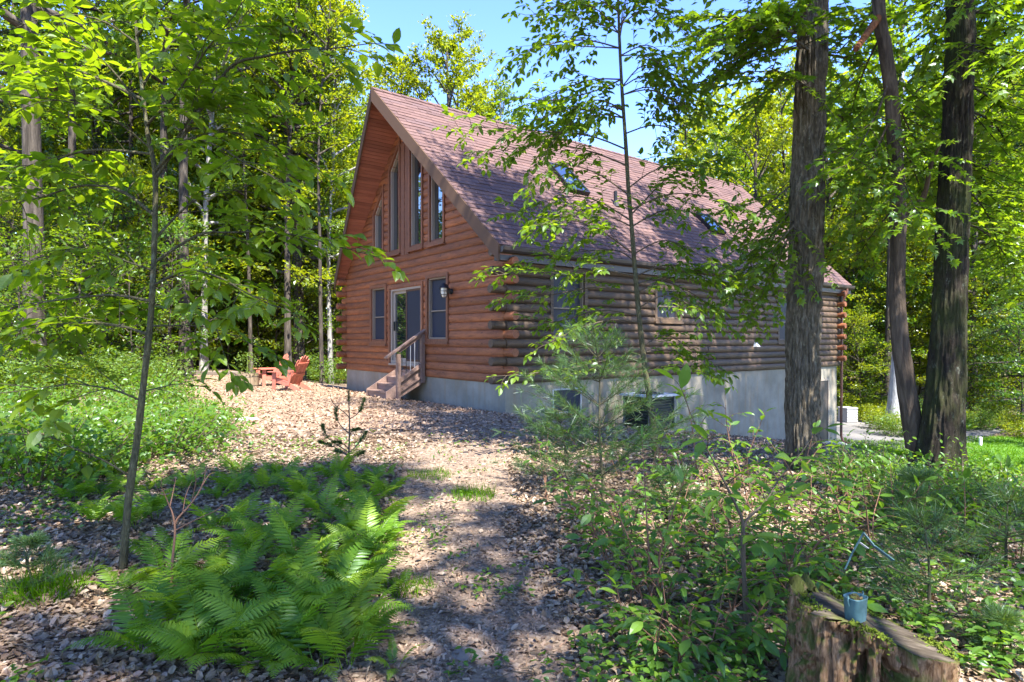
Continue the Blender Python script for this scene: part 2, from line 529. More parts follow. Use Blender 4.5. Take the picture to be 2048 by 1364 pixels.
def drive_mask(x, y):
    w = (fbm(np.stack([x * .9, y * .9, x * 0 + 9], -1), 3) - .5) * 1.0
    v, u = uv_house(x, y)
    return (v > 14.6 + w * .3) & (u > -2.6 + w * .6) & (u < 6 + w) & (v < 24 + w)
sheet('driveway', np.arange(8, 26, .2), np.arange(16, 40, .2), M['asphalt'], .014, drive_mask)

def lawn_mask(x, y):
    w = (fbm(np.stack([x * .5, y * .5, x * 0 + 5], -1), 3) - .5) * 2.2
    return (x > 10.4 + w - (y - 17) * .35) & (x < 26) & (y > 15.3 + w + (x - 12) * .05) & (y < 22.4 + w * .7 + (x - 12) * .1)
sheet('lawn', np.arange(7, 27, .2), np.arange(13, 28, .2), M['turf'], .012, lawn_mask)

def path_off(x, y):
    """signed distance in metres from the middle of the footpath, as a share of its half width"""
    cx = np.interp(y, [1.5, 2.6, 4, 6, 9, 11.5], [-.25, -.22, -.45, -.62, -.55, -.6])
    w = np.interp(y, [1.5, 4, 9, 11.5], [.5, .5, .7, .9])
    n = (fbm(np.stack([x * 1.6, y * 1.6, x * 0 + 2], -1), 3) - .5) * .9
    return (x - cx) / w + n
sheet('footpath', np.arange(-2.2, 1.6, .08), np.arange(1.4, 11.6, .08), M['path'], .010, lambda x, y: np.abs(path_off(x, y)) < 1)

# ------------------------------------------------------------------ the log house
house = thing('log_house', 'rustic log house with steep shingled gable roof and tall trapezoid windows', 'house', (HC[0], HC[1], 0), HA)
LG, LS = 8.311, 14.311
ZF = .596
CH = .1855
NC = 15
gm = lambda V: np.stack([-V[:, 2], V[:, 0], V[:, 1]], 1)      # gable wall: (u, z, outward)
sm = lambda V: np.stack([V[:, 0], -V[:, 2], V[:, 1]], 1)      # side wall: (v, z, outward)
EU, EZ, RUU, RZ = -.209, 3.405, 4.155, 7.787
PIT = (RZ - EZ) / (RUU - EU)
def roof_z(u):
    return EZ + PIT * (np.minimum(u, 2 * RUU - u) - EU)

b = MB()
b.box2((.0, .22, -3), (.22, LG, ZF)); b.box2((0, 0, -3.2), (LS, .22, ZF))
b.box2((LS - .22, .22, -3.2), (LS, LG, ZF)); b.box2((.22, LG - .22, -3), (LS - .22, LG, ZF))
b.build('foundation', M['concrete'], house)

# openings: gable (u, z), side (v, z)
LW = [(5.47, 1.46), (6.35, 1.46), (6.35, 2.96), (5.47, 2.96)]
RW = [(2.22, 1.53), (3.10, 1.53), (3.10, 3.0), (2.22, 3.0)]
DR = [(3.42, .88), (5.14, .88), (5.14, 2.88), (3.42, 2.88)]
W1 = [(5.63, 4.02), (6.17, 4.02), (6.17, 5.05), (5.63, 5.62)]
W2 = [(4.63, 3.88), (5.18, 3.88), (5.18, 6.08), (4.63, 6.66)]
W3 = [(3.42, 3.88), (4.0, 3.88), (4.0, 6.56), (3.42, 5.98)]
W4 = [(2.38, 3.88), (2.98, 3.88), (2.98, 5.66), (2.38, 5.10)]
S1 = [(1.25, 1.55), (2.18, 1.55), (2.18, 2.98), (1.25, 2.98)]
S2 = [(4.70, 2.05), (5.60, 2.05), (5.60, 2.8), (4.70, 2.8)]
S3 = [(10.45, 1.5), (11.5, 1.5), (11.5, 2.75), (10.45, 2.75)]

def inset(poly, t):
    """offset a convex ccw outline inwards by t (negative = outwards)"""
    p = np.asarray(poly, float); n = len(p); out = []
    for i in range(n):
        a, b_, c_ = p[i - 1], p[i], p[(i + 1) % n]
        d1 = (b_ - a) / np.linalg.norm(b_ - a); d2 = (c_ - b_) / np.linalg.norm(c_ - b_)
        n1 = np.array([-d1[1], d1[0]]); n2 = np.array([-d2[1], d2[0]])
        A = np.array([n1, n2]); rhs = np.array([n1 @ a + t, n2 @ b_ + t])
        out.append(np.linalg.solve(A, rhs))
    return np.array(out)

def cut_at(poly, z):
    xs = []
    n = len(poly)
    for i in range(n):
        (x0, z0), (x1, z1) = poly[i], poly[(i + 1) % n]
        if (z0 - z) * (z1 - z) < 0:
            xs.append(x0 + (x1 - x0) * (z - z0) / (z1 - z0))
    return (min(xs), max(xs)) if len(xs) >= 2 else None

def log_profile(bulge, n=8):
    a = np.linspace(-1.35, 1.35, n)
    return np.c_[bulge * (np.cos(a) ** .75), (np.sin(a) / math.sin(1.35) + 1) / 2]

def add_log(mb, fn, z0, h, l0, l1, s0, s1, bulge, seed):
    """one log lying along the wall: l0..l1 at its mid height, ends sloped by s0/s1 per metre of height"""
    pr = log_profile(bulge)
    n = len(pr)
    seg = max(2, int((l1 - l0) / .5) + 1)
    t = np.linspace(0, 1, seg)
    hh = pr[:, 1] * h
    rows = []
    for k in range(seg):
        a0 = l0 + s0 * (hh - h / 2); a1 = l1 + s1 * (hh - h / 2)
        a = a0 + (a1 - a0) * t[k]
        wob = .010 * (vnoise(np.stack([a * 1.1 + seed * 7.7, pr[:, 1] * 1.5, hh * 0 + seed], -1)) - .5) * 2
        rows.append(np.stack([a, z0 + hh, pr[:, 0] + wob], 1))
    V = np.array(rows).reshape(-1, 3)
    i = np.arange(seg - 1)[:, None] * n; j = np.arange(n - 1)[None]
    F = np.stack([i + j, i + n + j, i + n + j + 1, i + j + 1], -1).reshape(-1, 4)
    mb.add(fn(V), F)
    # end faces back to the wall plane
    for e in (0, seg - 1):
        q = V[e * n:(e + 1) * n]
        back = q[[0, -1]].copy(); back[:, 2] = -.08
        E_ = np.concatenate([q, back[::-1]])
        idx = list(range(n + 2))
        mb.add(fn(E_), [idx if e == 0 else idx[::-1]])

def round_end(mb, c0, c1, r):
    p = np.asarray(c0, float); q = np.asarray(c1, float)
    mb.tube([p, p + (q - p) * .9, p + (q - p) * .97, q], [r, r, r * .985, r * .9], 14)

INF = .055
seed = 0
row = 0
z = ZF + .002
while z < RZ - .2:
    zc = z + CH / 2
    lim0, lim1, s = 0.0, LG, 0.0
    if zc > roof_z(0) - .25:
        inv = (zc + .14 - EZ) / PIT + EU
        lim0, lim1, s = inv, 2 * RUU - inv, 1 / PIT
    if lim1 - lim0 < .3: break
    cuts = []
    for op in (LW, RW, DR, W1, W2, W3, W4):
        c = cut_at(inset(op, -.02), zc)
        if c: cuts.append(c)
    cuts.sort()
    spans, a = [], lim0
    for c0, c1 in cuts:
        if c0 - a > .05: spans.append((a, c0))
        a = max(a, c1)
    if lim1 - a > .05: spans.append((a, lim1))
    for k, (p0, p1) in enumerate(spans):
        first, last = p0 == lim0, p1 == lim1
        mb = MB()
        prot = row < NC and row % 2 == 1
        add_log(mb, gm, z, CH, p0, p1, s if first else 0, -s if last else 0, INF, seed); seed += 1
        if prot and first: round_end(mb, (.035, .1, zc), (.035, -.30 - .03 * random.random(), zc), CH * .5)
        if prot and last: round_end(mb, (.035, LG - .1, zc), (.035, LG + .30, zc), CH * .5)
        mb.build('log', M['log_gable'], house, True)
    z += CH; row += 1
GROWS = row
# side wall towards the camera
z = ZF + .002
for row in range(NC):
    zc = z + CH / 2
    cuts = sorted(c for c in (cut_at(inset(op, -.02), zc) for op in (S1, S2, S3)) if c)
    spans, a = [], 0.0
    for c0, c1 in cuts:
        spans.append((a, c0)); a = c1
    spans.append((a, LS))
    for k, (p0, p1) in enumerate(spans):
        # long runs are spliced from two logs as on the real wall
        pieces = [(p0, p1)] if p1 - p0 < 7 else [(p0, p0 + (p1 - p0) * (.35 + .3 * random.random()))]
        if len(pieces) == 1 and pieces[0][1] < p1: pieces.append((pieces[0][1] + .004, p1))
        for (q0, q1) in pieces:
            mb = MB()
            add_log(mb, sm, z, CH, q0, q1, 0, 0, .08, seed); seed += 1
            if row % 2 == 0:
                if q0 == 0.0: round_end(mb, (.1, .035, zc), (-.34 - .03 * random.random(), .035, zc), CH * .5)
                if q1 == LS: round_end(mb, (LS - .1, .035, zc), (LS + .3, .035, zc), CH * .5)
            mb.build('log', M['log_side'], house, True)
    z += CH
# far corner: ends of the back wall's logs, and ends of the far side wall's logs at the left corner
for row in range(NC):
    zc = ZF + .002 + CH * (row + .5)
    mb = MB()
    if row % 2 == 1: round_end(mb, (LS - .035, .1, zc), (LS - .035, -.32, zc), CH * .5)
    else: round_end(mb, (.1, LG - .035, zc), (-.33, LG - .035, zc), CH * .5)
    mb.build('log_end', M['log_gable'], house, True)
b = MB()   # plain inner skin so no light leaks between the logs
b.prism([(.05, ZF), (LG - .05, ZF), (LG - .05, roof_z(LG - .05) - .26), (RUU, RZ - .3), (.05, roof_z(.05) - .26)], -.16, -.14, gm)
b.prism([(.1, ZF), (LS - .1, ZF), (LS - .1, 3.3), (.1, 3.3)], -.16, -.14, sm)
b.prism([(.1, ZF), (LG - .1, ZF), (LG - .1, roof_z(LG - .1) - .26), (RUU, RZ - .3), (.1, roof_z(.1) - .26)], -LS + .02, -LS + .1, gm)
b.box2((.2, LG - .1, ZF), (LS - .2, LG - .04, 3.3))
b.build('inner_wall', M['door_dark'], house)

def window(poly, fn, kind, trim=.085, sill=True, depth=.05):
    o = MB(); o.ring(inset(poly, -trim), inset(poly, -.004), -.05, .082, fn)
    if sill:
        (a0, z0), (a1, _) = poly[0], poly[1]
        o.prism([(a0 - trim - .02, z0 - trim - .045), (a1 + trim + .02, z0 - trim - .045), (a1 + trim + .02, z0 - trim - .002), (a0 - trim - .02, z0 - trim - .002)], -.03, .115, fn)
    w = o.build('window', M['log_trim'] if fn is gm else M['log_side'], house)
    f = MB(); f.ring(poly, inset(poly, .034), -.07, .03, fn)
    if kind == 'sash':
        p = np.array(poly); zm = (p[:, 1].min() + p[:, 1].max()) / 2 - .06
        a0, a1 = p[:, 0].min() + .05, p[:, 0].max() - .05
        f.prism([(a0, zm - .014), (a1, zm - .014), (a1, zm + .014), (a0, zm + .014)], -.045, -.005, fn)
    f.build('frame', M['vinyl'] if kind == 'fixed' else M['frame_tan'], w)
    g = MB(); g.prism(inset(poly, .03), -.062, -.05, fn)
    g.build('pane', M['glass'] if kind == 'fixed' else M['screen'], w)
    return w
for q in (W1, W2, W3, W4): window(q, gm, 'fixed', .075)
for q in (LW, RW): window(q, gm, 'sash')
for q in (S1, S2, S3): window(q, sm, 'sash')
# round-edged trim boards between the tall windows
for u0, u1, z1 in ((4.09, 4.54, 6.55),):
    for k in range(2):
        ua = u0 + k * .235
        b = MB(); b.prism([(ua, 3.72), (ua + .2, 3.72), (ua + .2, z1 + .1), (ua, z1 + .1)], -.04, .066, gm)
        b.build('trim_board', M['log_trim'], house)

# sliding door
o = MB(); o.ring(inset(DR, -.085), inset(DR, -.004), -.05, .085, gm)
door = o.build('sliding_door', M['log_trim'], house)
f = MB(); f.ring(DR, inset(DR, .07), -.08, .05, gm)
f.prism([(3.42, .835), (5.14, .835), (5.14, .878), (3.42, .878)], -.05, .12, gm)
f.build('frame', M['vinyl'], door)
lp = [(4.26, .95), (5.07, .95), (5.07, 2.81), (4.26, 2.81)]
f = MB(); f.ring(lp, inset(lp, .075), -.05, -.005, gm); f.build('sash', M['vinyl'], door)
g = MB(); g.prism(inset(lp, .07), -.04, -.03, gm); g.build('pane', M['glass'], door)
rp = [(3.49, .95), (4.30, .95), (4.30, 2.81), (3.49, 2.81)]
f = MB(); f.ring(rp, inset(rp, .05), .0, .03, gm); f.build('screen_frame', M['fascia'], door)
g = MB(); g.prism(inset(rp, .046), .008, .014, gm); g.build('insect_screen', M['screen'], door)
h = MB(); h.prism([(4.98, 1.75), (5.02, 1.75), (5.02, 2.0), (4.98, 2.0)], -.004, .03, gm); h.build('handle', M['metal_dark'], door)

# basement window and door, dryer vent, hook
b = MB(); q = [(1.3, -.08), (2.1, -.08), (2.1, .40), (1.3, .40)]
b.ring(inset(q, -.035), q, -.02, .03, sm); bw = b.build('basement_window', M['grey_plastic'], house)
g = MB(); g.prism(inset(q, -.004), -.01, .008, sm); g.build('pane', M['screen'], bw)
s_ = MB(); s_.prism([(1.2, -.18), (2.2, -.18), (2.2, -.135), (1.2, -.135)], -.01, .09, sm); s_.build('sill', M['concrete'], bw)
b = MB(); q = [(12.75, -2.0), (13.66, -2.0), (13.66, .13), (12.75, .13)]
b.ring(inset(q, -.06), q, -.02, .03, sm); bd = b.build('basement_door', M['vinyl'], house)
g = MB(); g.prism(inset(q, -.004), -.01, .01, sm); g.build('door_leaf', M['door_dark'], bd)
k_ = MB()
for zz in (-1.0, -.85):
    k_.tube([(12.85, -.01, zz), (12.85, -.07, zz)], [.022, .03], 10)
k_.build('door_knob', M['metal_light'], bd)
b = MB(); b.prism([(0, 0), (.19, 0), (.17, .1), (.02, .1)], 0, .02, lambda V: sm(V + [9.03, 1.30, .06]))
b.add(np.array([[9.04, -.08, 1.31], [9.2, -.08, 1.31], [9.18, -.085, 1.43], [9.06, -.085, 1.43], [9.05, -.2, 1.31], [9.19, -.2, 1.31]]),
      [[0, 1, 5, 4], [3, 2, 5, 4], [0, 4, 3], [1, 2, 5]])
b.build('dryer_vent', M['white_plastic'], house)
b = MB(); b.tube([(11.05, -.08, .98), (11.0, -.11, 1.06), (10.8, -.2, 1.08), (10.55, -.3, 1.06), (10.45, -.33, .98), (10.5, -.33, .93)], .014, 6)
b.build('plant_hook', M['metal_dark'], house)

# wall lantern by the right window
lm = MB(); lm.tube([(-.06, 2.0, 2.62), (-.11, 2.0, 2.62)], [.07, .055], 12); lm.tube([(-.1, 2.0, 2.64), (-.17, 2.0, 2.76), (-.25, 2.0, 2.78)], .014, 8)
lm.tube([(-.26, 2.0, 2.80), (-.26, 2.0, 2.76), (-.26, 2.0, 2.71), (-.26, 2.0, 2.69)], [.03, .06, .115, .12], 14)
lantern = lm.build('wall_lantern', M['metal_dark'], house, True)
g = MB(); g.tube([(-.26, 2.0, 2.69), (-.26, 2.0, 2.60), (-.26, 2.0, 2.51), (-.26, 2.0, 2.48)], [.072, .075, .06, .03], 14)
g.build('glass_jar', M['lamp_glass'], lantern, True)
g = MB()
for k in range(6):
    a = k * math.pi / 3
    c, s = math.cos(a), math.sin(a)
    g.tube([(-.26 + .09 * c, 2 + .09 * s, 2.69), (-.26 + .09 * c, 2 + .09 * s, 2.58), (-.26 + .05 * c, 2 + .05 * s, 2.465)], .006, 5)
for zz, rr in ((2.62, .09), (2.54, .083)):
    a = np.linspace(0, 2 * np.pi, 15)
    g.tube(np.c_[-.26 + rr * np.cos(a), 2 + rr * np.sin(a), np.full(15, zz)], .006, 5, False)
g.build('cage', M['metal_dark'], lantern)

# roof: two decks, shingles, rake boards, soffit boards, gutter
OE, OA, VB = -.289, -1.033, LS + .634
TH = .17
def rake_v(u):
    t = (min(u, 2 * RUU - u) - EU) / (RUU - EU)
    return OE + (OA - OE) * t
deck = MB()
UR = 2 * RUU - EU
for (ua, ub) in ((EU, RUU), (RUU, UR)):
    za, zb = float(roof_z(ua)), float(roof_z(ub))
    V = [(rake_v(ua), ua, za), (VB, ua, za), (VB, ub, zb), (rake_v(ub), ub, zb)]
    V += [(x, y, zz - TH) for x, y, zz in V]
    deck.add(V, [[0, 1, 2, 3], [7, 6, 5, 4], [0, 4, 5, 1], [1, 5, 6, 2], [2, 6, 7, 3], [3, 7, 4, 0]])
roof = deck.build('roof', M['fascia'], house)
SL = math.hypot(RUU - EU, RZ - EZ)
nrm = np.array([0, -(RZ - EZ) / SL, (RUU - EU) / SL])
sdr = np.array([0, (RUU - EU) / SL, (RZ - EZ) / SL])
EXPO = .155
boxes = []
ncourse = int(SL / EXPO)
for k in range(ncourse + 1):
    s0 = k * EXPO
    u0 = EU + s0 * sdr[1]
    va = rake_v(min(u0, RUU)) - .02
    x = va - random.random() * .3
    while x < VB + .02:
        w = random.choice((.2, .3, .3, .38, .48))
        x0, x1 = max(x, va), min(x + w, VB + .02)
        if x1 - x0 > .03: boxes.append((x0, x1, s0, random.random(), random.choice((.0, .0, .006)), random.uniform(-.008, .008)))
        x += w
def sh_geo(x0, x1, s0, lift, ds):
    s1 = min(s0 + EXPO * 1.15, SL - .001)
    o = np.array([0, EU, EZ])
    lo, hi = .018 + lift, .006 + lift * .4
    V = []
    for s, hgt in ((s0 + ds - .01, lo), (s1, hi)):
        for x in (x0 + .003, x1 - .003):
            V.append(o + [x, 0, 0] + sdr * s + nrm * hgt)
    for s in (s0 + ds - .01, s1):
        for x in (x0 + .003, x1 - .003):
            V.append(o + [x, 0, 0] + sdr * s + nrm * .001)
    return np.array(V), np.array([[0, 1, 3, 2], [0, 4, 5, 1], [0, 2, 6, 4], [1, 5, 7, 3]])
def near_size(p):
    q = np.array([HC[0], HC[1]]) + p[0] * HV + p[1] * HU
    d = q[1]
    return 1 / d
order = sorted(range(len(boxes)), key=lambda i: -near_size((boxes[i][0], EU + boxes[i][2] * sdr[1])))
top = set([i for i in order if boxes[i][1] - boxes[i][0] > .15][:300])
field = MB()
for i, (x0, x1, s0, rr, lift, ds) in enumerate(boxes):
    V, F = sh_geo(x0, x1, s0, lift, ds)
    if i in top:
        q = MB(); q.add(V, F, rr); q.build('shingle', M['shingle'], roof)
    else:
        field.add(V, F, rr)
tag(field.build('shingle_field', M['shingle'], roof), kind='stuff')
far = MB()          # far slope, seen from nowhere near: still laid in courses
for k in range(ncourse + 1):
    s0 = k * EXPO; u0 = UR - s0 * sdr[1]; zz = EZ + s0 * sdr[2]
    s1 = min(s0 + EXPO * 1.1, SL)
    va = rake_v(max(u0, RUU)) - .02
    o = np.array([0, UR, EZ]); sd = sdr * [1, -1, 1]; nn = nrm * [1, -1, 1]
    far.add([o + [va, 0, 0] + sd * s0 + nn * .02, o + [VB, 0, 0] + sd * s0 + nn * .02, o + [VB, 0, 0] + sd * s1 + nn * .006, o + [va, 0, 0] + sd * s1 + nn * .006], [[0, 1, 2, 3]], random.random())
tag(far.build('far_shingles', M['shingle'], roof), kind='stuff')
cap = MB()
x = OA - .02
while x < VB:
    for sgn in (1, -1):
        sd = sdr * [1, sgn, 1]; nn = nrm * [1, sgn, 1]
        o = np.array([0, RUU, RZ + .012])
        a = [o + [x, 0, .012], o + [x + .3, 0, .004], o + [x + .3, 0, .004] - sd * .15 + nn * .012, o + [x, 0, .012] - sd * .15 + nn * .02]
        a2 = [p_ - nn * .012 for p_ in a]
        cap.add(a + a2, [[0, 1, 2, 3], [0, 3, 7, 4], [3, 2, 6, 7]], random.random())
    x += .26
tag(cap.build('ridge_cap', M['shingle'], roof), kind='stuff')
for sgn, ue in ((1, EU), (-1, UR)):
    b = MB()
    e0 = np.array([rake_v(ue) - .002, ue, EZ]); a0 = np.array([OA - .002, RUU, RZ])
    V = []
    for p_ in (e0, a0):
        V += [p_ + [0, 0, .012], p_ + [0, 0, -.34], p_ + [-.035, 0, .012], p_ + [-.035, 0, -.34]]
    b.add(V, [[2, 3, 7, 6], [0, 4, 5, 1], [0, 2, 6, 4], [1, 5, 7, 3], [0, 1, 3, 2], [4, 6, 7, 5]])
    b.build('rake_board', M['fascia'], roof)
    # soffit boards run from the rake board back to the wall
    nb = int(SL / .1)
    for k in range(nb):
        s0, s1 = k * .1 + .003, k * .1 + .097
        V = []
        for hgt in (-.006, -.022):
            for s in (s0 + .004, s1 - .004):
                u = ue + sgn * s * sdr[1]; zz = EZ + s * sdr[2] - TH
                for x in (rake_v(u) + .002, .02):
                    V.append((x, u, zz + hgt))
        b = MB(); b.add(V, [[0, 1, 3, 2], [4, 6, 7, 5], [0, 2, 6, 4], [1, 5, 7, 3], [0, 4, 5, 1], [2, 3, 7, 6]])
        b.build('soffit_board', M['soffit'], roof)
b = MB(); b.box2((-.28, EU + .005, EZ - .30), (VB - .02, .0, EZ - .22)); b.box2((-.285, EU + .012, EZ - .23), (VB - .02, EU + .04, EZ - .02))
b.build('eave_soffit', M['gutter'], roof)
b = MB()
prof = np.array([(0, 0), (0, -.115), (-.075, -.115), (-.105, -.075), (-.118, -.01), (-.118, .004), (-.108, .004), (-.1, -.07), (-.072, -.104), (-.01, -.104), (-.01, 0)])
V = np.array([[x, EU - .006 + p_[0], EZ - .03 + p_[1]] for x in (OE, VB) for p_ in prof]); n = len(prof)
b.add(V, [[i, (i + 1) % n, n + (i + 1) % n, n + i] for i in range(n)])
b.prism([(p_[0], p_[1]) for p_ in prof[:6]], 0, .004, lambda Q: np.stack([OE + Q[:, 2], EU - .006 + Q[:, 0], EZ - .03 + Q[:, 1]], 1))
b.build('gutter', M['gutter'], roof)
b = MB(); b.tube([(14.45, EU - .07, 3.27), (14.45, EU - .07, 3.12), (14.42, -.16, 2.86), (14.40, -.13, 2.7), (14.40, -.13, 1.0), (14.40, -.11, -1.8), (14.42, -.16, -2.0), (14.5, -.4, -2.08)], .045, 8)
b.build('downspout', M['downspout'], house)
b = MB(); b.tube([(14.40, -.11, 3.25), (14.40, -.12, 2.9), (14.40, -.12, 2.6)], [.06, .06, .05], 8)
b.build('downspout_elbow', M['gutter'], house)
# skylights and vent pipe on the near slope
def on_roof(v, u, h=0.0):
    s = (u - EU) / sdr[1]
    return np.array([v, EU, EZ]) + sdr * s + nrm * h
for v0, v1, ua, ub in ((3.36, 4.05, 1.72, 2.62), (8.75, 9.4, 1.15, 1.8)):
    fn = lambda Q, v0=v0, ua=ua: np.array([on_roof(v0 + q[0], ua + q[1] * sdr[1], q[2]) for q in Q])
    Lh = (ub - ua) / sdr[1]
    q = [(0, 0), (v1 - v0, 0), (v1 - v0, Lh), (0, Lh)]
    b = MB(); b.ring(q, inset(q, .05), 0, .13, fn); sk = b.build('skylight', M['metal_dark'], roof)
    b = MB(); b.prism(inset(q, .046), .09, .11, fn); b.build('pane', M['glass'], sk)
p0 = on_roof(4.96, 1.59)
b = MB(); b.tube([p0 - [0, 0, .1], p0 + [0, 0, .38]], .05, 10); b.tube([p0 - [0, 0, .05], p0 + [0, 0, .12]], [.13, .055], 10)
b.build('vent_pipe', M['metal_dark'], roof)

# ------------------------------------------------------------------ steps to the sliding door
st = thing('wooden_steps', 'short wooden steps with one handrail below the sliding door', 'steps', (HC[0], HC[1], 0), HA)
us0, us1 = 3.28, 4.42
run, rise, z0 = .262, .162, .255
for k in range(4):
    v1 = -1.05 + k * run
    b = MB(); b.box2((v1 - .02, us0 + .04, z0 + k * rise - .035), (v1 + run, us1 - .04, z0 + k * rise)); b.build('tread', M['stair'], st)
    b = MB(); b.box2((v1 + .005, us0 + .042, z0 + (k - 1) * rise), (v1 + .025, us1 - .042, z0 + k * rise - .037)); b.build('riser', M['stair'], st)
for uu in (us0, us1 - .04):
    b = MB()
    pts = [(-1.08, .06), (-.82, .06), (-.02, .06 + .80 * .52), (-.02, .80), (-.08, .86), (-1.08, z0 + .012)]
    b.prism(pts, uu, uu + .04, lambda Q: np.stack([Q[:, 0], Q[:, 2], Q[:, 1]], 1)); b.build('stringer', M['stair'], st)
b = MB(); b.box2((-.83, us0 - .09, .0), (-.74, us0 - .002, 1.17)); b.build('lower_post', M['stair'], st)
b = MB(); b.box2((-.18, us0 - .09, .45), (-.085, us0 - .002, 1.64)); b.build('upper_post', M['stair'], st)
b = MB(); b.bar((-1.13, us0 - .046, 1.07), (-.06, us0 - .046, 1.755), .13, .04); b.build('handrail', M['stair'], st)
b = MB(); b.bar((-.78, us0 - .046, .50), (-.12, us0 - .046, .92), .04, .09); b.build('bottom_rail', M['stair'], st)
b = MB(); b.bar((-.78, us0 - .046, 1.22), (-.12, us0 - .046, 1.642), .035, .07); b.build('top_rail', M['stair'], st)
b = MB(); b.bar((-.78, us0 - .03, .24), (-.12, us0 - .03, .62), .04, .05); b.build('brace', M['stair'], st)
for k in range(5):
    v = -.69 + k * .115; zz = .545 + (v + .69) * .637
    b = MB(); b.tube([(v, us0 - .046, zz), (v, us0 - .046, zz + .70)], .009, 6); b.build('baluster', M['metal_light'] if k in (2, 3) else M['metal_dark'], st)  # two balusters use paler metal: sunlight on them put into the colour
b = MB(); b.box2((-.02, us0 + .05, .70), (-.06, us0 + .4, .84)); b.build('threshold_block', M['stair'], st)

# ------------------------------------------------------------------ chairs, planter, edging, equipment
def adirondack(label, loc, rz):
    t = thing('adirondack_chair', label, 'chair', loc, rz, 'red garden chairs on the clearing')
    R = M['chair']      # faces local -X, seat width along Y
    for s in (-1, 1):
        b = MB()
        o = [(-.30, .26), (-.30, .37), (.02, .32), (.22, .22), (.42, .12), (.56, .0), (.44, .0), (.30, .05), (.05, .17)]
        b.prism(o[::-1], s * .25 - .014, s * .25 + .014, lambda Q: np.stack([Q[:, 0], Q[:, 2], Q[:, 1]], 1)); b.build('side_rail', R, t)
        b = MB()
        o = [(-.34, 0), (-.26, 0), (-.24, .2), (-.225, .53), (-.345, .53), (-.34, .2)]
        b.prism(o, s * .285 - .014, s * .285 + .014, lambda Q: np.stack([Q[:, 0], Q[:, 2], Q[:, 1]], 1)); b.build('front_leg', R, t)
        b = MB(); o = [(-.42, s * .24), (-.42, s * .40), (-.1, s * .39), (.26, s * .33), (.26, s * .27), (-.1, s * .25)]
        b.prism(o if s < 0 else o[::-1], .532, .556); b.build('arm', R, t)
        b = MB(); b.bar((.14, s * .29, .17), (.24, s * .29, .53), .07, .02, (0, 1, 0)); b.build('arm_post', R, t)
    for k in range(6):
        x = -.33 + k * .085
        zz = .385 - .0 * k - max(0, k) * .022
        b = MB(); b.box((x, 0, zz), (.078, .54, .02), [[1, 0, -.0], [0, 1, 0], [0, 0, 1]]); b.build('seat_slat', R, t)
    hs = [.74, .84, .88, .84, .74]
    for k in range(5):
        y0 = (k - 2) * .105; y1 = (k - 2) * .125
        L_ = hs[k]
        w = .047
        o = [(y0 - w, 0), (y0 + w, 0), (y1 + w * 1.15, L_ - .07), (y1 + w * .5, L_), (y1 - w * .5, L_), (y1 - w * 1.15, L_ - .07)]
        fn = lambda Q: np.stack([.13 + Q[:, 1] * .42 + Q[:, 2] * .9, Q[:, 0], .20 + Q[:, 1] * .905 - Q[:, 2] * .42], 1)
        b = MB(); b.prism(o, 0, .02, fn); b.build('back_slat', R, t)
    for hgt, wd in ((.30, .56), (.62, .5)):
        c = np.array([.13 + hgt * .42 + .03, 0, .20 + hgt * .905 - .014])
        b = MB(); b.box(c, (.022, wd, .07), [[.905, 0, .42], [0, 1, 0], [-.42, 0, .905]]); b.build('back_brace', R, t)
    b = MB(); b.box((-.325, 0, .3), (.022, .54, .1)); b.build('apron', R, t)
    return t
p_ = G(583, 781); adirondack('red slatted garden chair nearest the steps, seen from behind its side', p_ + [0.0, -.15, .0], math.radians(-14))
p_ = G(556, 775); adirondack('red slatted garden chair facing the camera beside the barrel planter', p_ + [-.42, .50, 0], math.radians(40))

p_ = G(494, 776)
t = thing('barrel_planter', 'short wooden barrel planter beside the red chairs', 'planter', p_)
for k in range(18):
    a = k * 2 * math.pi / 18
    b = MB(); w = .31 * 2 * math.pi / 18 * .96
    b.prism([(-w / 2 * .95, 0), (w / 2 * .95, 0), (w / 2, .22), (w / 2 * .97, .44 + random.uniform(-.015, .02)), (-w / 2 * .97, .44), (-w / 2, .22)], .29, .315,
            lambda Q, a=a: np.stack([Q[:, 2] * math.cos(a) - Q[:, 0] * math.sin(a), Q[:, 2] * math.sin(a) + Q[:, 0] * math.cos(a), Q[:, 1]], 1))
    b.build('stave', M['barrel'], t)
for zz in (.08, .34):
    a = np.linspace(0, 2 * np.pi, 25); b = MB(); b.tube(np.c_[.317 * np.cos(a), .317 * np.sin(a), np.full(25, zz)], .008, 5, False); b.build('hoop', M['metal_dark'], t)
b = MB(); a = np.linspace(0, 2 * np.pi, 24, endpoint=False); b.add(np.c_[.29 * np.cos(a), .29 * np.sin(a), np.full(24, .36)], [list(range(24))]); b.build('soil', M['soil'], t)
PLANTER = p_

def timber(label, px0, px1, d0, d1, h, w):
    a = ground_at(px0, d0); c = ground_at(px1, d1)
    b = MB(); L_ = np.linalg.norm(c - a); n = 8
    o = np.array([(-w / 2, 0), (w / 2, 0), (w / 2, h * .85), (w / 2 * .8, h), (-w / 2 * .8, h), (-w / 2, h * .85)])
    ang = math.atan2(c[1] - a[1], c[0] - a[0])
    b.prism(o, 0, L_, lambda Q: np.stack([Q[:, 2], Q[:, 0], Q[:, 1] - .03 + Q[:, 2] * (c[2] - a[2]) / L_], 1))
    o = b.build('landscape_timber', M['timber']); o.location = [float(q) for q in a]; o.rotation_euler = (0, 0, ang)
    tag(o, label, 'timber')
timber('long weathered timber edging the back of the clearing', 392, 478, 24.5, 23.8, .2, .2)
timber('dark plank lying on chips by the left foundation corner', 656, 694, 20.3, 20.0, .09, .14)

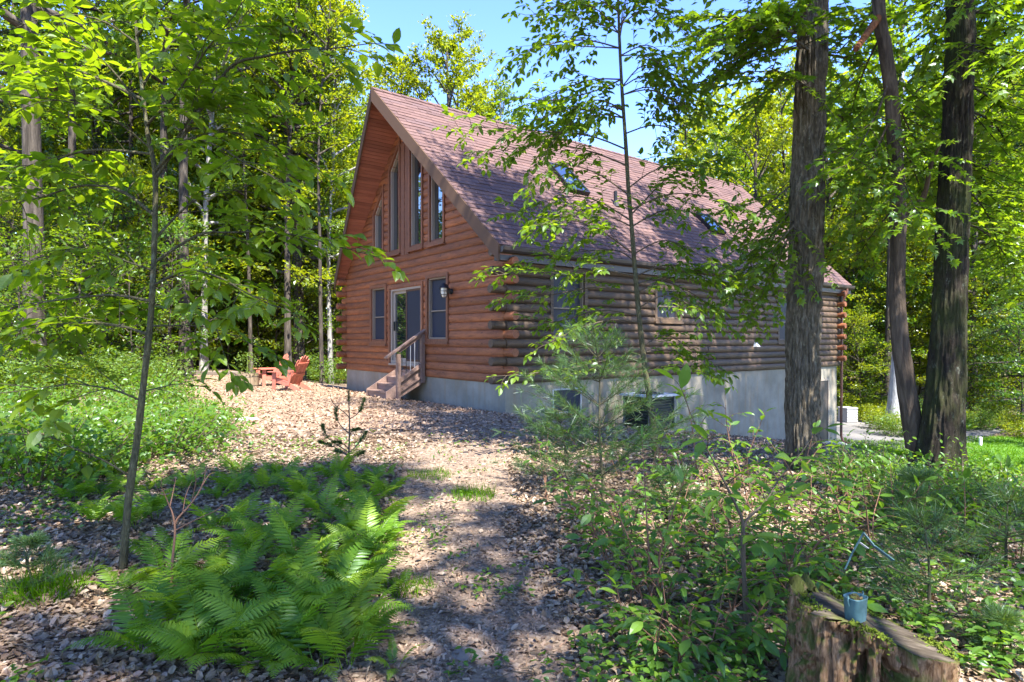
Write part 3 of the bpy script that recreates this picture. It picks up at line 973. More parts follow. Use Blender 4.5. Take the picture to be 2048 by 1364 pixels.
# outdoor unit by the side wall
t = thing('air_conditioner', 'dark outdoor air conditioning unit with pale top by the side wall', 'air conditioner', (HC[0] + 3.35 * HV[0] - .95 * HU[0], HC[1] + 3.35 * HV[1] - .95 * HU[1], TZ(HC[0] + 3.6 * HV[0] - .9 * HU[0], HC[1] + 3.6 * HV[1] - .9 * HU[1])), HA)
b = MB(); b.box((0, 0, .0), (1.15, 1.0, .14)); b.build('concrete_pad', M['concrete'], t)
b = MB(); b.box((0, 0, .43), (.8, .7, .7)); b.build('cabinet', M['unit_green'], t)
for sx in (-1, 1):
    for sy in (-1, 1):
        b = MB(); b.box((sx * .415, sy * .365, .44), (.05, .05, .74)); b.build('corner_post', M['unit_post'], t)
for k in range(11):
    b = MB(); b.box((0, -.375, .14 + k * .06), (.76, .03, .012), [[1, 0, 0], [0, .8, -.6], [0, .6, .8]]); b.box((-.425, 0, .14 + k * .06), (.03, .66, .012), [[.8, 0, .6], [0, 1, 0], [-.6, 0, .8]])
    b.build('louvre', M['unit_green'], t)
b = MB(); b.prism([(-.5, -.45), (.5, -.45), (.5, .45), (-.5, .45)], .82, .86); b.build('top_panel', M['unit_top'], t)
b = MB()
for r_ in (.08, .16, .24, .31):
    a = np.linspace(0, 2 * np.pi, 21); b.tube(np.c_[r_ * np.cos(a), r_ * np.sin(a), np.full(21, .875)], .009, 5, False)
b.build('fan_grille', M['metal_dark'], t)

p_ = ground_at(1695, 27.2)
t = thing('storage_bin', 'grey slatted plastic bin standing beyond the driveway', 'bin', p_, .3)
b = MB(); b.box((0, 0, .3), (.56, .5, .6)); b.build('body', M['grey_plastic'], t)
for k in range(5):
    b = MB(); b.box((0, -.262, .08 + k * .11), (.58, .02, .085)); b.build('slat', M['grey_plastic'], t)
b = MB(); b.prism([(-.3, -.28), (.3, -.28), (.3, .28), (-.3, .28)], .6, .66); b.build('lid', M['grey_plastic'], t)
p_ = ground_at(1961, 21.3)
b = MB(); b.tube([p_ - [0, 0, .1], p_ + [0, 0, .28], p_ + [0, 0, .30]], [.05, .05, .035], 10); tag(b.build('marker_post', M['white_plastic']), 'short white marker pipe standing in the lawn', 'marker')

def rock(label, p, s, mat='stone', sd=0, cat='stone'):
    b = MB(); n1, n2 = 10, 7
    th = np.linspace(0, 2 * np.pi, n1, endpoint=False); ph = np.linspace(.05, np.pi - .05, n2)
    T, Q = np.meshgrid(th, ph)
    D = np.stack([np.sin(Q) * np.cos(T), np.sin(Q) * np.sin(T), np.cos(Q)], -1)
    R_ = .8 + .5 * fbm(D * 1.4 + sd * 9.1, 3)
    V = (D * R_[..., None] * np.asarray(s)).reshape(-1, 3)
    i = np.arange(n2 - 1)[:, None] * n1; j = np.arange(n1)[None]; k = (j + 1) % n1
    b.add(V, np.stack([i + j, i + n1 + j, i + n1 + k, i + k], -1).reshape(-1, 4))
    b.add(V[:n1], [list(range(n1))]); b.add(V[-n1:], [list(range(n1))[::-1]])
    o = b.build('stone', M[mat], None, True); o.location = [float(c) for c in p]
    return tag(o, label, cat)
rock('pale flat stone half sunk in the wood chips', G(490, 842), (.24, .16, .05), sd=1)
rock('blurred grey leaf, built as a small stone, on the path between the ferns', G(935, 1318), (.085, .06, .03), 'timber', sd=2)  # made-up stone standing in for a blurred grey-green leaf
rock('broad flat stone at the foot of the far house corner', ground_at(1665, 19.6), (.5, .4, .1), sd=3)
rock('small pale stone on the chips below the steps', G(832, 801), (.12, .1, .05), sd=5)

ORD = ['leftmost', 'second from the left', 'third from the left', 'fourth from the left', 'fifth from the left', 'sixth from the left', 'seventh from the left', 'eighth from the left', 'ninth from the left', 'tenth from the left', 'eleventh from the left', 'twelfth from the left', 'thirteenth from the left', 'fourteenth from the left', 'fifteenth from the left', 'sixteenth from the left', 'seventeenth from the left', 'eighteenth from the left', 'nineteenth from the left', 'twentieth from the left', 'twenty-first from the left', 'twenty-second from the left', 'twenty-third from the left', 'twenty-fourth from the left']
def ranked(items, base, rows):
    """labels by depth row (near to far) and place in the row; items are (px, depth, ...)"""
    order = sorted(range(len(items)), key=lambda i: items[i][1])
    per = math.ceil(len(items) / len(rows)); out = [None] * len(items)
    for r in range(len(rows)):
        row = sorted(order[r * per:(r + 1) * per], key=lambda i: items[i][0])
        for k, i in enumerate(row):
            out[i] = '%s, %s %s' % (base, ORD[k], rows[r])  # e.g. third from the left in the back row
    return out
ROW3 = ['in the nearest row', 'in the middle row', 'in the farthest row']
ROW2 = ['in the nearer row', 'in the farther row']
ROW4 = ['in the front row', 'in the second row', 'in the third row', 'in the back row']

# ------------------------------------------------------------------ vegetation: leaves
def tri_leaf(pts, tris):
    return np.array(pts, float), np.array(tris)
LEAF_OVATE = tri_leaf([(0, 0, 0), (0, .33, .0), (0, .68, -.03), (0, 1, -.12), (-.25, .28, .06), (-.27, .5, .055), (-.16, .78, .0), (.25, .28, .06), (.27, .5, .055), (.16, .78, .0)],
    [(0, 1, 4), (1, 5, 4), (1, 2, 5), (2, 6, 5), (2, 3, 6), (0, 7, 1), (1, 7, 8), (1, 8, 2), (2, 8, 9), (2, 9, 3)])
LEAF_LONG = tri_leaf([(0, 0, 0), (0, .35, .02), (0, .7, -.02), (0, 1, -.14), (-.15, .25, .04), (-.2, .5, .05), (-.13, .78, .0), (.15, .25, .04), (.2, .5, .05), (.13, .78, .0)], LEAF_OVATE[1])
LEAF_MAPLE = tri_leaf([(0, 0, 0), (0, .45, .0), (-.2, .05, .02), (-.5, .12, -.03), (-.3, .32, .03), (-.52, .62, -.06), (-.2, .58, .03), (0, 1, -.1), (.2, .58, .03), (.52, .62, -.06), (.3, .32, .03), (.5, .12, -.03), (.2, .05, .02)],
    [(1, k, k + 1) for k in range(2, 12)] + [(0, 1, 2), (0, 12, 1)])
LEAF_FAR = tri_leaf([(0, 0, 0), (-.30, .45, .06), (0, 1, -.08), (.30, .45, .06)], [(0, 2, 1), (0, 3, 2)])
LEAF_LIT = tri_leaf([(0, 0, .02), (-.3, .3, .1), (-.24, .72, .14), (0, 1, .0), (.27, .66, .02), (.3, .28, .12), (0, .5, .0)], [(0, 6, 1), (1, 6, 2), (2, 6, 3), (3, 6, 4), (4, 6, 5), (5, 6, 0)])
CHIP = tri_leaf([(-.2, 0, 0), (.2, .05, .03), (.15, 1, .05), (-.18, .9, .02)], [(0, 1, 2), (0, 2, 3)])

def frames(D, N):
    D = D / (np.linalg.norm(D, axis=1)[:, None] + 1e-9)
    X = np.cross(D, N); X /= np.linalg.norm(X, axis=1)[:, None] + 1e-9
    Z = np.cross(X, D)
    return np.stack([X, D, Z], 2)

def rand_up(n, spread=.5, rg=RG):
    N = rg.normal(0, spread, (n, 3)); N[:, 2] += 1
    return N / np.linalg.norm(N, axis=1)[:, None]

def bake(mb, tmpl, L, R, s, r):
    V, T = tmpl; n = len(L)
    if n == 0: return
    W_ = L[:, None] + s[:, None, None] * np.einsum('nij,kj->nki', R, V)
    F = (np.arange(n) * len(V))[:, None, None] + T[None]
    mb.add(W_.reshape(-1, 3), F.reshape(-1, 3), np.repeat(r, len(T)))

LEAFMESH = {}
def leaf_objects(parent, origin, key, tmpl, mat, L, R, s, limit=300, name='leaf', massname='leaf_mass', minpx=7.0):
    """leaves that show large become parts, the rest one joined part; L in world space, parent at origin (no rotation)"""
    n = len(L)
    r = RG.random(n)
    d = np.maximum(L[:, 1], .3)
    px = 1024 + L[:, 0] / d * F_PX; py = CY_PX - (L[:, 2] - EYE) / d * F_PX
    size = s / d * F_PX
    ok = (px > -10) & (px < 2058) & (py > -10) & (py < 1374) & (L[:, 1] > .4) & (size > minpx)
    idx = np.argsort(-np.where(ok, size, 0))
    pick = [i for i in idx[:limit] if ok[i]]
    if key not in LEAFMESH:
        ms = []
        for k in range(8):
            b = MB(); V, T = tmpl; V = V.copy(); V[:, 2] *= .3 + .17 * ((k * 3) % 8); V[:, 0] *= .78 + .055 * ((k * 5) % 8); V[:, 0] += .06 * (k % 3 - 1) * V[:, 1] ** 2
            b.add(V, T, (k + .5) / 8); ms.append(b.mesh('leaf', mat))
        LEAFMESH[key] = ms
    ms = LEAFMESH[key]
    for i in pick:
        o = put(name, ms[int(r[i] * 7.99)], parent)
        m4 = Matrix([[R[i][a][c] * s[i] for c in range(3)] + [L[i][a] - origin[a]] for a in range(3)] + [[0, 0, 0, 1]])
        o.matrix_basis = m4
    keep = np.ones(n, bool); keep[pick] = False
    if keep.any():
        b = MB(); bake(b, tmpl, L[keep] - np.asarray(origin), R[keep], s[keep], r[keep])
        tag(b.build(massname, mat, parent), kind='stuff')

def spray(start, end, rg, leaf, spacing, twig_len, twig_gap=.16, sag=.06, tw_ang=55, first=.12, flat=1.0, r0=.012, lat=None, droop=.25):
    """a branch with alternate side twigs in a rough plane; returns tubes and leaf frames"""
    s = np.asarray(start, float); e = np.asarray(end, float)
    L_ = np.linalg.norm(e - s)
    m = max(6, int(L_ / .12))
    t = np.linspace(0, 1, m)
    bend = rg.normal(0, .03, 3) * L_
    pts = s + (e - s) * t[:, None] + np.outer(np.sin(np.pi * t), bend) - np.outer(t * t, [0, 0, sag * L_]) + np.outer(np.sin(np.pi * t), [0, 0, sag * L_])
    tubes = [(pts, np.linspace(r0, r0 * .25, m))]
    LP, LD, LN = [], [], []
    def leaves_on(q, t0):
        seg = np.linalg.norm(np.diff(q, axis=0), axis=1); cs = np.concatenate([[0], np.cumsum(seg)])
        k = np.arange(t0 * cs[-1], cs[-1], spacing)
        side = 1
        for a in k:
            p = np.array([np.interp(a, cs, q[:, c]) for c in range(3)])
            j = min(np.searchsorted(cs, a), len(q) - 1); j = max(j, 1)
            d = q[j] - q[j - 1]; d /= np.linalg.norm(d) + 1e-9
            up = np.array([0, 0, 1.]) + rg.normal(0, .25, 3)
            x = np.cross(d, up); x /= np.linalg.norm(x) + 1e-9
            ld = d * .75 + x * side * .9 + np.array([0, 0, -droop]) + rg.normal(0, .16, 3)
            LP.append(p); LD.append(ld); LN.append(np.array([0, 0, 1.]) + rg.normal(0, .28, 3))
            side = -side
        d = q[-1] - q[-2]
        LP.append(q[-1]); LD.append(d / np.linalg.norm(d) + np.array([0, 0, -.2])); LN.append(np.array([0, 0, 1.]) + rg.normal(0, .3, 3))
    leaves_on(pts, .35)
    n = int(L_ / twig_gap)
    side = 1
    for k in range(n):
        a = first + (1 - first) * (k + .5) / max(n, 1)
        j = min(int(a * (m - 1)), m - 2)
        p = pts[j] + (pts[j + 1] - pts[j]) * (a * (m - 1) - j)
        d = pts[j + 1] - pts[j]; d /= np.linalg.norm(d)
        up = np.array([0, 0, 1.]) + rg.normal(0, .3 / flat, 3)
        x = np.cross(d, up); x /= np.linalg.norm(x) + 1e-9
        A = math.radians(tw_ang + rg.normal(0, 8))
        dd = d * math.cos(A) + x * side * math.sin(A) + np.array([0, 0, rg.normal(0, .10)])
        l = twig_len * (1.1 - .75 * a) * rg.uniform(.65, 1.15)
        tt = np.linspace(0, 1, 6)
        q = p + np.outer(tt * l, dd) + np.outer(tt * tt, -np.array([0, 0, .14 * l])) + np.outer(tt * tt * l * .2, d)
        tubes.append((q, np.linspace(r0 * .4, r0 * .15, 6)))
        leaves_on(q, .12)
        side = -side
    LP, LD, LN = map(np.array, (LP, LD, LN))
    R = frames(LD, LN)
    sz = leaf * (.42 + .78 * rg.random(len(LP)) ** .7)
    return tubes, LP, R, sz

def woody(name, tubes, mat, parent, origin, n=6):
    b = MB()
    for q, r in tubes: b.tube(np.asarray(q) - origin, r, n)
    return b.build(name, mat, parent, True)

def smooth_path(pts, n):
    pts = np.asarray(pts, float)
    k = np.arange(len(pts)); t = np.linspace(0, len(pts) - 1, n)
    # Catmull-Rom
    i = np.clip(t.astype(int), 0, len(pts) - 2); f = (t - i)[:, None]
    g = lambda a: pts[np.clip(a, 0, len(pts) - 1)]
    p0, p1, p2, p3 = g(i - 1), g(i), g(i + 1), g(i + 2)
    return .5 * (2 * p1 + (p2 - p0) * f + (2 * p0 - 5 * p1 + 4 * p2 - p3) * f * f + (3 * p1 - p0 - 3 * p2 + p3) * f ** 3)

def bark_trunk(path, radii, ridges, amp, nseg=96, step=.035, seed=0, knobs=()):
    path = np.asarray(path, float)
    Ltot = np.linalg.norm(np.diff(path, axis=0), axis=1).sum()
    m = int(Ltot / step)
    C = smooth_path(path, m)
    rr = np.interp(np.linspace(0, 1, m), np.linspace(0, 1, len(radii)), radii)
    th = np.linspace(0, 2 * np.pi, nseg, endpoint=False)
    T, Zz = np.meshgrid(th, C[:, 2])
    # furrowed plates: stretched cellular-ish ridges made from folded noise
    ct, stt = np.cos(T), np.sin(T)
    q = np.stack([ct * ridges, stt * ridges, Zz * 2.4 + seed], -1)
    warp = (vnoise(q * [.5, .5, 1.2] + 5.1) - .5)
    q2 = q + warp[..., None] * [.9, .9, .5]
    a = 1 - np.abs(2 * fbm(q2, 2) - 1) * 2.2
    a2 = 1 - np.abs(2 * fbm(q2 * [1.9, 1.9, 2.6] + 31.7, 2) - 1) * 2.0
    big = fbm(np.stack([ct * 1.1, stt * 1.1, Zz * .7 + seed * 3], -1), 2) - .5
    R_ = rr[:, None] * (1 + .20 * big) - amp * np.clip(a, 0, 1) * 1.0 - amp * .45 * np.clip(a2, 0, 1)
    for (kz, kt, kr, ks) in knobs:
        dt = np.angle(np.exp(1j * (T - kt)))
        R_ = R_ + kr * np.exp(-((Zz - kz) / ks) ** 2 - (dt * rr[:, None] / ks) ** 2)
    # root flare
    h = Zz - C[0, 2]
    R_ = R_ * (1 + .5 * np.exp(-h / .28) * (.7 + .55 * np.cos(T * 5 + seed + .8 * np.sin(2 * T))))
    V = np.stack([C[:, 0][:, None] + R_ * ct, C[:, 1][:, None] + R_ * stt, Zz], -1)
    b = MB()
    i = np.arange(m - 1)[:, None] * nseg; j = np.arange(nseg)[None]; k = (j + 1) % nseg
    b.add(V.reshape(-1, 3), np.stack([i + j, i + k, i + nseg + k, i + nseg + j], -1).reshape(-1, 4))
    return b

def crown_leaves(rg, H, base, rad, nl, nleaf, shape='round', leaf=.2, upbias=.5, limbs=None):
    """limbs and leaf frames of a tree standing at the origin"""
    tubes = []; LP = []; LD = []
    per = max(1, nleaf // nl)
    for k in range(nl):
        t = (k + .5) / nl
        z = base + (H - base) * (t ** .9) * .97
        az = k * 2.39996 + rg.normal(0, .35)
        if shape == 'round': ln = rad * (math.sin(math.pi * min(1, .18 + .80 * t)) ** .6) * rg.uniform(.7, 1.15)
        elif shape == 'cone': ln = rad * (1.05 - t) * rg.uniform(.8, 1.1)
        else: ln = rad * (.55 + .6 * math.sin(math.pi * t)) * rg.uniform(.6, 1.2)
        el = math.radians({'round': 12 + 50 * t, 'cone': -6 + 20 * t, 'loose': 18 + 40 * t}[shape] + rg.normal(0, 8))
        d = np.array([math.cos(az) * math.cos(el), math.sin(az) * math.cos(el), math.sin(el)])
        tt = np.linspace(0, 1, 6)
        q = np.array([0, 0, z - .25 * ln * math.sin(el)]) + np.outer(tt * ln, d) + np.outer(np.sin(tt * np.pi) * ln * .06, rg.normal(0, 1, 3)) - np.outer(tt ** 2 * ln * .12, [0, 0, 1])
        tubes.append((q, np.linspace(.018 * H * .3 * (1.1 - .6 * t), .006, 6)))
        ns = 6
        for j in range(ns):
            a = .3 + .7 * (j + rg.random()) / ns
            ii = min(int(a * 5), 4); p = q[ii] + (q[ii + 1] - q[ii]) * (a * 5 - ii)
            x = np.cross(d, [0, 0, 1.]); x /= np.linalg.norm(x) + 1e-9
            A = rg.uniform(.35, 1.0) * (1 if j % 2 else -1)
            dd = d * math.cos(A) + x * math.sin(A) + np.array([0, 0, rg.normal(.05, .2)])
            l = ln * .42 * rg.uniform(.6, 1.2) * (1.15 - .5 * a)
            e = p + dd * l
            tubes.append((np.array([p, (p + e) / 2 + [0, 0, .04 * l], e]), np.array([.012, .009, .004])))
            nn = per // ns
            u = rg.random(nn) ** .7
            pos = p + np.outer(u * l, dd) + rg.normal(0, 1, (nn, 3)) * (np.array([.30, .30, .15]) * (.35 + .22 * l))
            LP.append(pos); LD.append(dd + rg.normal(0, .75, (nn, 3)) + [0, 0, -.15])
    LP = np.concatenate(LP); LD = np.concatenate(LD)
    N = rand_up(len(LP), upbias, rg)
    return tubes, LP, frames(LD, N), leaf * rg.uniform(.6, 1.2, len(LP))

def forest_proto(seed, H, r0, base, rad, nl, nleaf, shape, leaf, bark_m, leaf_m, lean=.3, name='forest_tree'):
    rg = np.random.default_rng(seed)
    m = 12
    t = np.linspace(0, 1, m)
    path = np.c_[lean * np.sin(t * 2.1 + seed) * t + .12 * np.sin(t * 9 + seed * 2) * t, lean * np.cos(t * 1.7 + seed) * t, -.4 + t * (H * .97 + .4)]
    rr = r0 * (1 - .82 * t) * (1 + .5 * np.exp(-t * 45))
    b = MB(); b.tube(path, rr, 10)
    tubes, LP, R, s = crown_leaves(rg, H, base, rad, nl, nleaf, shape, leaf)
    cx = lambda z: np.stack([np.interp(z, path[:, 2], path[:, 0]), np.interp(z, path[:, 2], path[:, 1]), z * 0], -1)
    for q, r in tubes:
        q = np.asarray(q); b.tube(q + cx(np.full(len(q), q[0, 2])), np.minimum(r, r0 * .5), 5)
    LP = LP + cx(LP[:, 2])
    tm = b.mesh('trunk', bark_m, True)
    c = MB(); bake(c, LEAF_FAR, LP, R, s, np.clip(rg.random(len(LP)) * .7 + .3 * vnoise(LP * .7), 0, 1))
    cm = c.mesh('crown', leaf_m)
    return name, tm, cm

PRO = {
 'maple':   forest_proto(11, 19, .20, 5.0, 3.6, 34, 9500, 'round', .21, M['bark_far'], M['leaf_tree']),
 'maple2':  forest_proto(12, 22, .24, 6.5, 4.0, 36, 10000, 'round', .22, M['bark_far'], M['leaf_tree'], .6),
 'ash':     forest_proto(13, 21, .17, 4.5, 2.9, 34, 8000, 'loose', .19, M['bark_far'], M['leaf_yellow'], .5),
 'oak':     forest_proto(14, 18, .26, 3.0, 4.2, 36, 10500, 'round', .2, M['bark_far'], M['leaf_yellow'], .4),
 'birch':   forest_proto(15, 17, .13, 4.0, 2.4, 30, 6500, 'loose', .17, M['bark_pale'], M['leaf_bluish'], .5),
 'hemlock': forest_proto(16, 19, .2, 1.6, 3.0, 60, 13000, 'cone', .14, M['bark_far'], M['needle_dark'], .1),
 'young':   forest_proto(17, 6.5, .05, .9, 1.9, 26, 3000, 'loose', .15, M['bark_far'], M['leaf_low'], .25),
 'young2':  forest_proto(18, 4.6, .04, .5, 1.6, 24, 2400, 'loose', .14, M['bark_far'], M['leaf_tree'], .25),
 'young3':  forest_proto(27, 7.0, .05, .5, 2.2, 30, 4200, 'loose', .15, M['bark_far'], M['leaf_yellow'], .3),
 'tall':    forest_proto(19, 23, .19, 11, 2.8, 28, 4600, 'round', .22, M['bark_far'], M['leaf_tree'], .7),
 'broad':   forest_proto(21, 19, .22, 9.5, 5.6, 42, 11500, 'round', .2, M['bark_far'], M['leaf_tree'], .4),
 'thin':    forest_proto(20, 16, .09, 7, 1.8, 24, 2800, 'loose', .18, M['bark_far'], M['leaf_yellow'], .5),
}
def forest(kind, px, d, label, group=None, sc=1.0, rz=None, x=None, name='forest_tree'):
    p = ground_at(px, d) if x is None else np.array([x, d, TZ(x, d)])
    _, tm, cm = PRO[kind]
    t = thing(name, label, 'tree', p, RG.uniform(0, 6.28) if rz is None else rz, group)
    t.scale = (sc, sc, sc * RG.uniform(.95, 1.06))
    put('trunk', tm, t); put('crown', cm, t)
    return t

GL = 'trees in the woods left of the house'
GB = 'sunlit trees behind the house roof'
GR = 'trees in the woods right of the house'
GF = 'trees deep in the woods'
# left woods: trunks one can tell apart
forest('maple2', 65, 16, 'thickest dark trunk in the left woods at the edge of the photo', GL, 1.1)
forest('hemlock', -40, 19, 'dark hemlock with drooping needles at the left edge of the photo', GL)
forest('tall', 152, 23, 'straight grey trunk just right of the thick left edge trunk', GL)
forest('maple', 188, 27, 'leaning trunk behind the low sunny bushes on the left', GL)
forest('hemlock', 262, 27, 'dark hemlock seen behind the slender foreground sapling', GL, .9)
forest('tall', 336, 24, 'dark trunk right of the slender foreground sapling', GL)
forest('tall', 372, 22, 'dark straight trunk left of the pale trunk in the woods', GL, 1.05)
forest('birch', 408, 25, 'pale mottled trunk in the left woods behind the clearing', GL, 1.15)
forest('maple', 462, 31, 'leafy tree behind the barrel planter', GL)
forest('thin', 503, 26, 'thin trunk rising behind the red chairs on their left', GL)
forest('tall', 577, 25, 'slim grey trunk directly behind the red chairs', GL, .8)
forest('tall', 593, 27.5, 'second slim trunk behind the red chairs close to its neighbour', GL, .75)
forest('thin', 622, 30, 'thin trunk between the chairs and the house', GL)
forest('thin', 645, 24.5, 'thin dark trunk nearest the left house corner', GL)
forest('birch', 662, 27, 'pale trunk beside the left house corner', GL, .9)
forest('maple2', 420, 38, 'tall leafy tree above the left back woods', GL)
forest('oak', 545, 36, 'broad yellow green tree left of the house behind the chairs', GL, 1.1)
forest('oak', 585, 30, 'bright yellow green tree right against the left roof edge', GB, 1.1)
forest('oak', 610, 39, 'bright yellow green tree behind the left roof edge tree', GB, 1.2)
forest('maple2', 560, 31, 'tall dark leafed tree reaching the top edge left of the roof', GB, 1.05)
# behind the roof
forest('oak', 790, 34, 'rounded light green tree directly behind the roof peak', GB, .97)
forest('oak', 600, 27, 'yellow green tree whose leaves touch the left roof slope', GB, .98)
forest('oak', 610, 33, 'yellow green tree in the gap between foreground sapling and roof', GB, 1.2)
forest('oak', 895, 34, 'tallest tree showing above the roof ridge', GB, 1.08)
forest('ash', 930, 38, 'feathery tree just behind the tallest tree over the ridge', GB, 1.05)
forest('oak', 950, 39, 'light green tree right of the tallest tree above the ridge', GB, 1.08)
forest('birch', 1010, 38, 'wispy pale tree above the middle of the ridge', GB, 1.12)
forest('birch', 1090, 42, 'thin bluish tree low above the ridge behind the slim sapling', GB, 1.0)
forest('ash', 1370, 40, 'airy tree with open crown against the sky beyond the roof', GB, .88)
forest('birch', 1440, 44, 'bluish tree between the airy tree and the far roof end', GB, 1.05)
forest('oak', 1520, 33, 'yellow green tree over the far end of the roof', GB, .92)
forest('ash', 1570, 35, 'yellow leafed tree left of the big foreground trunk', GB, .95)
forest('maple', 1490, 42, 'darker tree behind the yellow green one at the far roof end', GB)
# right woods
forest('maple2', 1665, 38, 'leafy tree between the big trunk and the bent slim trunk', GR)
forest('tall', 1775, 31, 'straight trunk behind the bent slim trunk', GR)
forest('maple', 1880, 40, 'leafy tree hidden behind the mossy dark trunk', GR)
forest('maple', 1950, 30, 'slender trunk right of the mossy dark trunk', GR, .95)
forest('tall', 1985, 33, 'short limbed trunk over the lawn', GR)
forest('oak', 2035, 36, 'light green tree at the right edge behind the lawn', GR)
forest('hemlock', 2090, 24, 'dark hemlock at the right edge of the photo', GR, .9)
forest('maple2', 1730, 46, 'tall tree behind the storage bin', GR)
forest('thin', 1915, 36, 'thin trunk glimpsed close beside the mossy trunk', GR)
for (px, d, k, sc) in ((100, 36, 'maple', 1), (230, 40, 'oak', 1.1), (300, 35, 'maple2', 1), (20, 30, 'maple', 1), (480, 45, 'maple2', 1.05), (600, 46, 'maple', 1.2), (-90, 26, 'maple2', 1), (350, 46, 'maple', 1.1), (150, 48, 'maple2', 1.1), (530, 52, 'ash', 1.1),
                       (1820, 50, 'maple2', 1.1), (1960, 46, 'maple', 1.1), (2060, 50, 'maple2', 1.1), (2150, 38, 'maple', 1), (1650, 55, 'maple', 1.1), (1900, 58, 'oak', 1.1), (2110, 58, 'maple', 1.2), (1760, 60, 'maple2', 1), (1590, 50, 'maple', .9), (2220, 30, 'oak', 1)):
    forest(k, px, d, 'leafy tree standing deep in the %s woods' % ('left' if px < 1000 else 'right'), GF + (' left of the house' if px < 1000 else ' right of the house'), sc)
# pale flared trunk right of the driveway
p_ = ground_at(1796, 26)
M['bark_white'] = bark('whitish bark', (.36, .36, .36), (.6, .6, .6), vs=(6, 6, 1.0))
t = thing('forest_tree', 'pale tree with widely flared base behind the bent slim trunk', 'tree', p_, 0, GR)
b = MB(); q = np.array([(0, 0, -.3), (-.02, 0, .4), (-.03, 0, 1.2), (.0, 0, 2.6), (.1, 0, 5), (.1, 0, 9), (.2, 0, 15)]); b.tube(smooth_path(q, 30), np.interp(np.linspace(0, 1, 30), np.linspace(0, 1, 7), [.62, .46, .34, .26, .2, .14, .05]), 18)
b.build('trunk', M['bark_white'], t, True); put('crown', PRO['tall'][2], t)

# understory saplings, sunlit
GU = 'leafy saplings under the left woods'
ul = [(30, 14, 'young2', .8), (95, 19, 'young', .9), (165, 17, 'young2', 1.0), (215, 21, 'young', 1), (270, 19, 'young2', .9), (340, 20, 'young', .8), (385, 25, 'young2', 1), (430, 27, 'young', 1), (470, 29, 'young2', 1.1), (515, 28, 'young', .9), (545, 30, 'young2', 1), (560, 33, 'young', 1.1), (610, 27, 'young2', .9), (635, 29, 'young', .9), (655, 31, 'young2', 1), (-20, 22, 'young', 1.1), (310, 30, 'young', 1.2), (120, 28, 'young', 1.2), (580, 38, 'young', 1.3), (450, 36, 'young', 1.3), (240, 33, 'young', 1.2), (370, 34, 'young2', 1.5), (50, 26, 'young', 1.2), (500, 40, 'young', 1.4), (640, 36, 'young', 1.2), (170, 24, 'young2', 1.2)]
ul += [(px_, d_, 'young3', sc_) for px_, d_, sc_ in ((285, 23, 1.0), (325, 26, 1.25), (355, 28, 1.4), (395, 27, 1.1), (425, 30, 1.5), (455, 28, 1.2), (490, 32, 1.5), (520, 30, 1.2), (550, 28, 1.0), (585, 32, 1.5), (615, 31, 1.2), (640, 33, 1.5), (668, 29, 1.2), (690, 33, 1.7), (235, 24, 1.2), (180, 21, .9), (110, 22, 1.1), (10, 18, .8), (215, 30, 1.9), (265, 33, 2.1), (315, 31, 1.8), (365, 34, 2.2), (410, 33, 1.9), (450, 35, 2.2), (500, 34, 2.0), (540, 36, 2.2), (575, 34, 1.9), (620, 36, 2.2), (160, 32, 2.0), (90, 28, 1.7))]
ull = ranked(ul, 'sapling in the left woods', ROW3)
for k, (px, d, kd, sc) in enumerate(ul):
    lab = {0: 'bright sapling at the left edge behind the low shrubs', 13: 'light green sapling between the red chairs and the house', 12: 'small sapling directly behind the red chairs', 7: 'sapling at the back left of the clearing by the timber'}.get(k, ull[k])
    forest(kd, px, d, lab, GU, sc, name='sapling')
GU2 = 'leafy saplings in the right woods'
ur = [(1700, 30, 'young2', .9), (1725, 33, 'young', 1), (1765, 29, 'young2', .8), (1690, 38, 'young', 1.4), (1750, 40, 'young', 1.4), (1815, 32, 'young', 1), (1930, 28, 'young2', .9), (1965, 31, 'young', 1.1), (2010, 27, 'young2', .8), (2040, 26, 'young', .9), (2070, 31, 'young', 1.2), (1980, 38, 'young', 1.4), (1935, 41, 'young', 1.3), (2030, 41, 'young', 1.5), (1790, 44, 'young', 1.4), (1715, 46, 'young', 1.4), (2100, 21, 'young', .9), (1640, 42, 'young', 1.4)]
ur += [(px_, d_, 'young3', sc_) for px_, d_, sc_ in ((1700, 34, 1.2), (1740, 36, 1.4), (1790, 33, 1.0), (1840, 35, 1.4), (1940, 33, 1.2), (1985, 35, 1.3), (2030, 33, 1.2), (2060, 28, 1.0), (1925, 30, .9), (1670, 36, 1.5), (1720, 29, .7), (1815, 38, 1.6), (2000, 30, .9), (1690, 40, 2.1), (1740, 41, 2.2), (1800, 38, 2.0), (1860, 40, 2.1), (1930, 37, 2.0), (1975, 40, 2.2), (2035, 37, 2.0), (2080, 34, 1.8))]
url = ranked(ur, 'sapling in the right woods', ROW3)
for k, (px, d, kd, sc) in enumerate(ur):
    forest(kd, px, d, {0: 'bright sapling just behind the grey storage bin', 9: 'sapling at the right edge over the lawn'}.get(k, url[k]), GU2, sc, name='sapling')

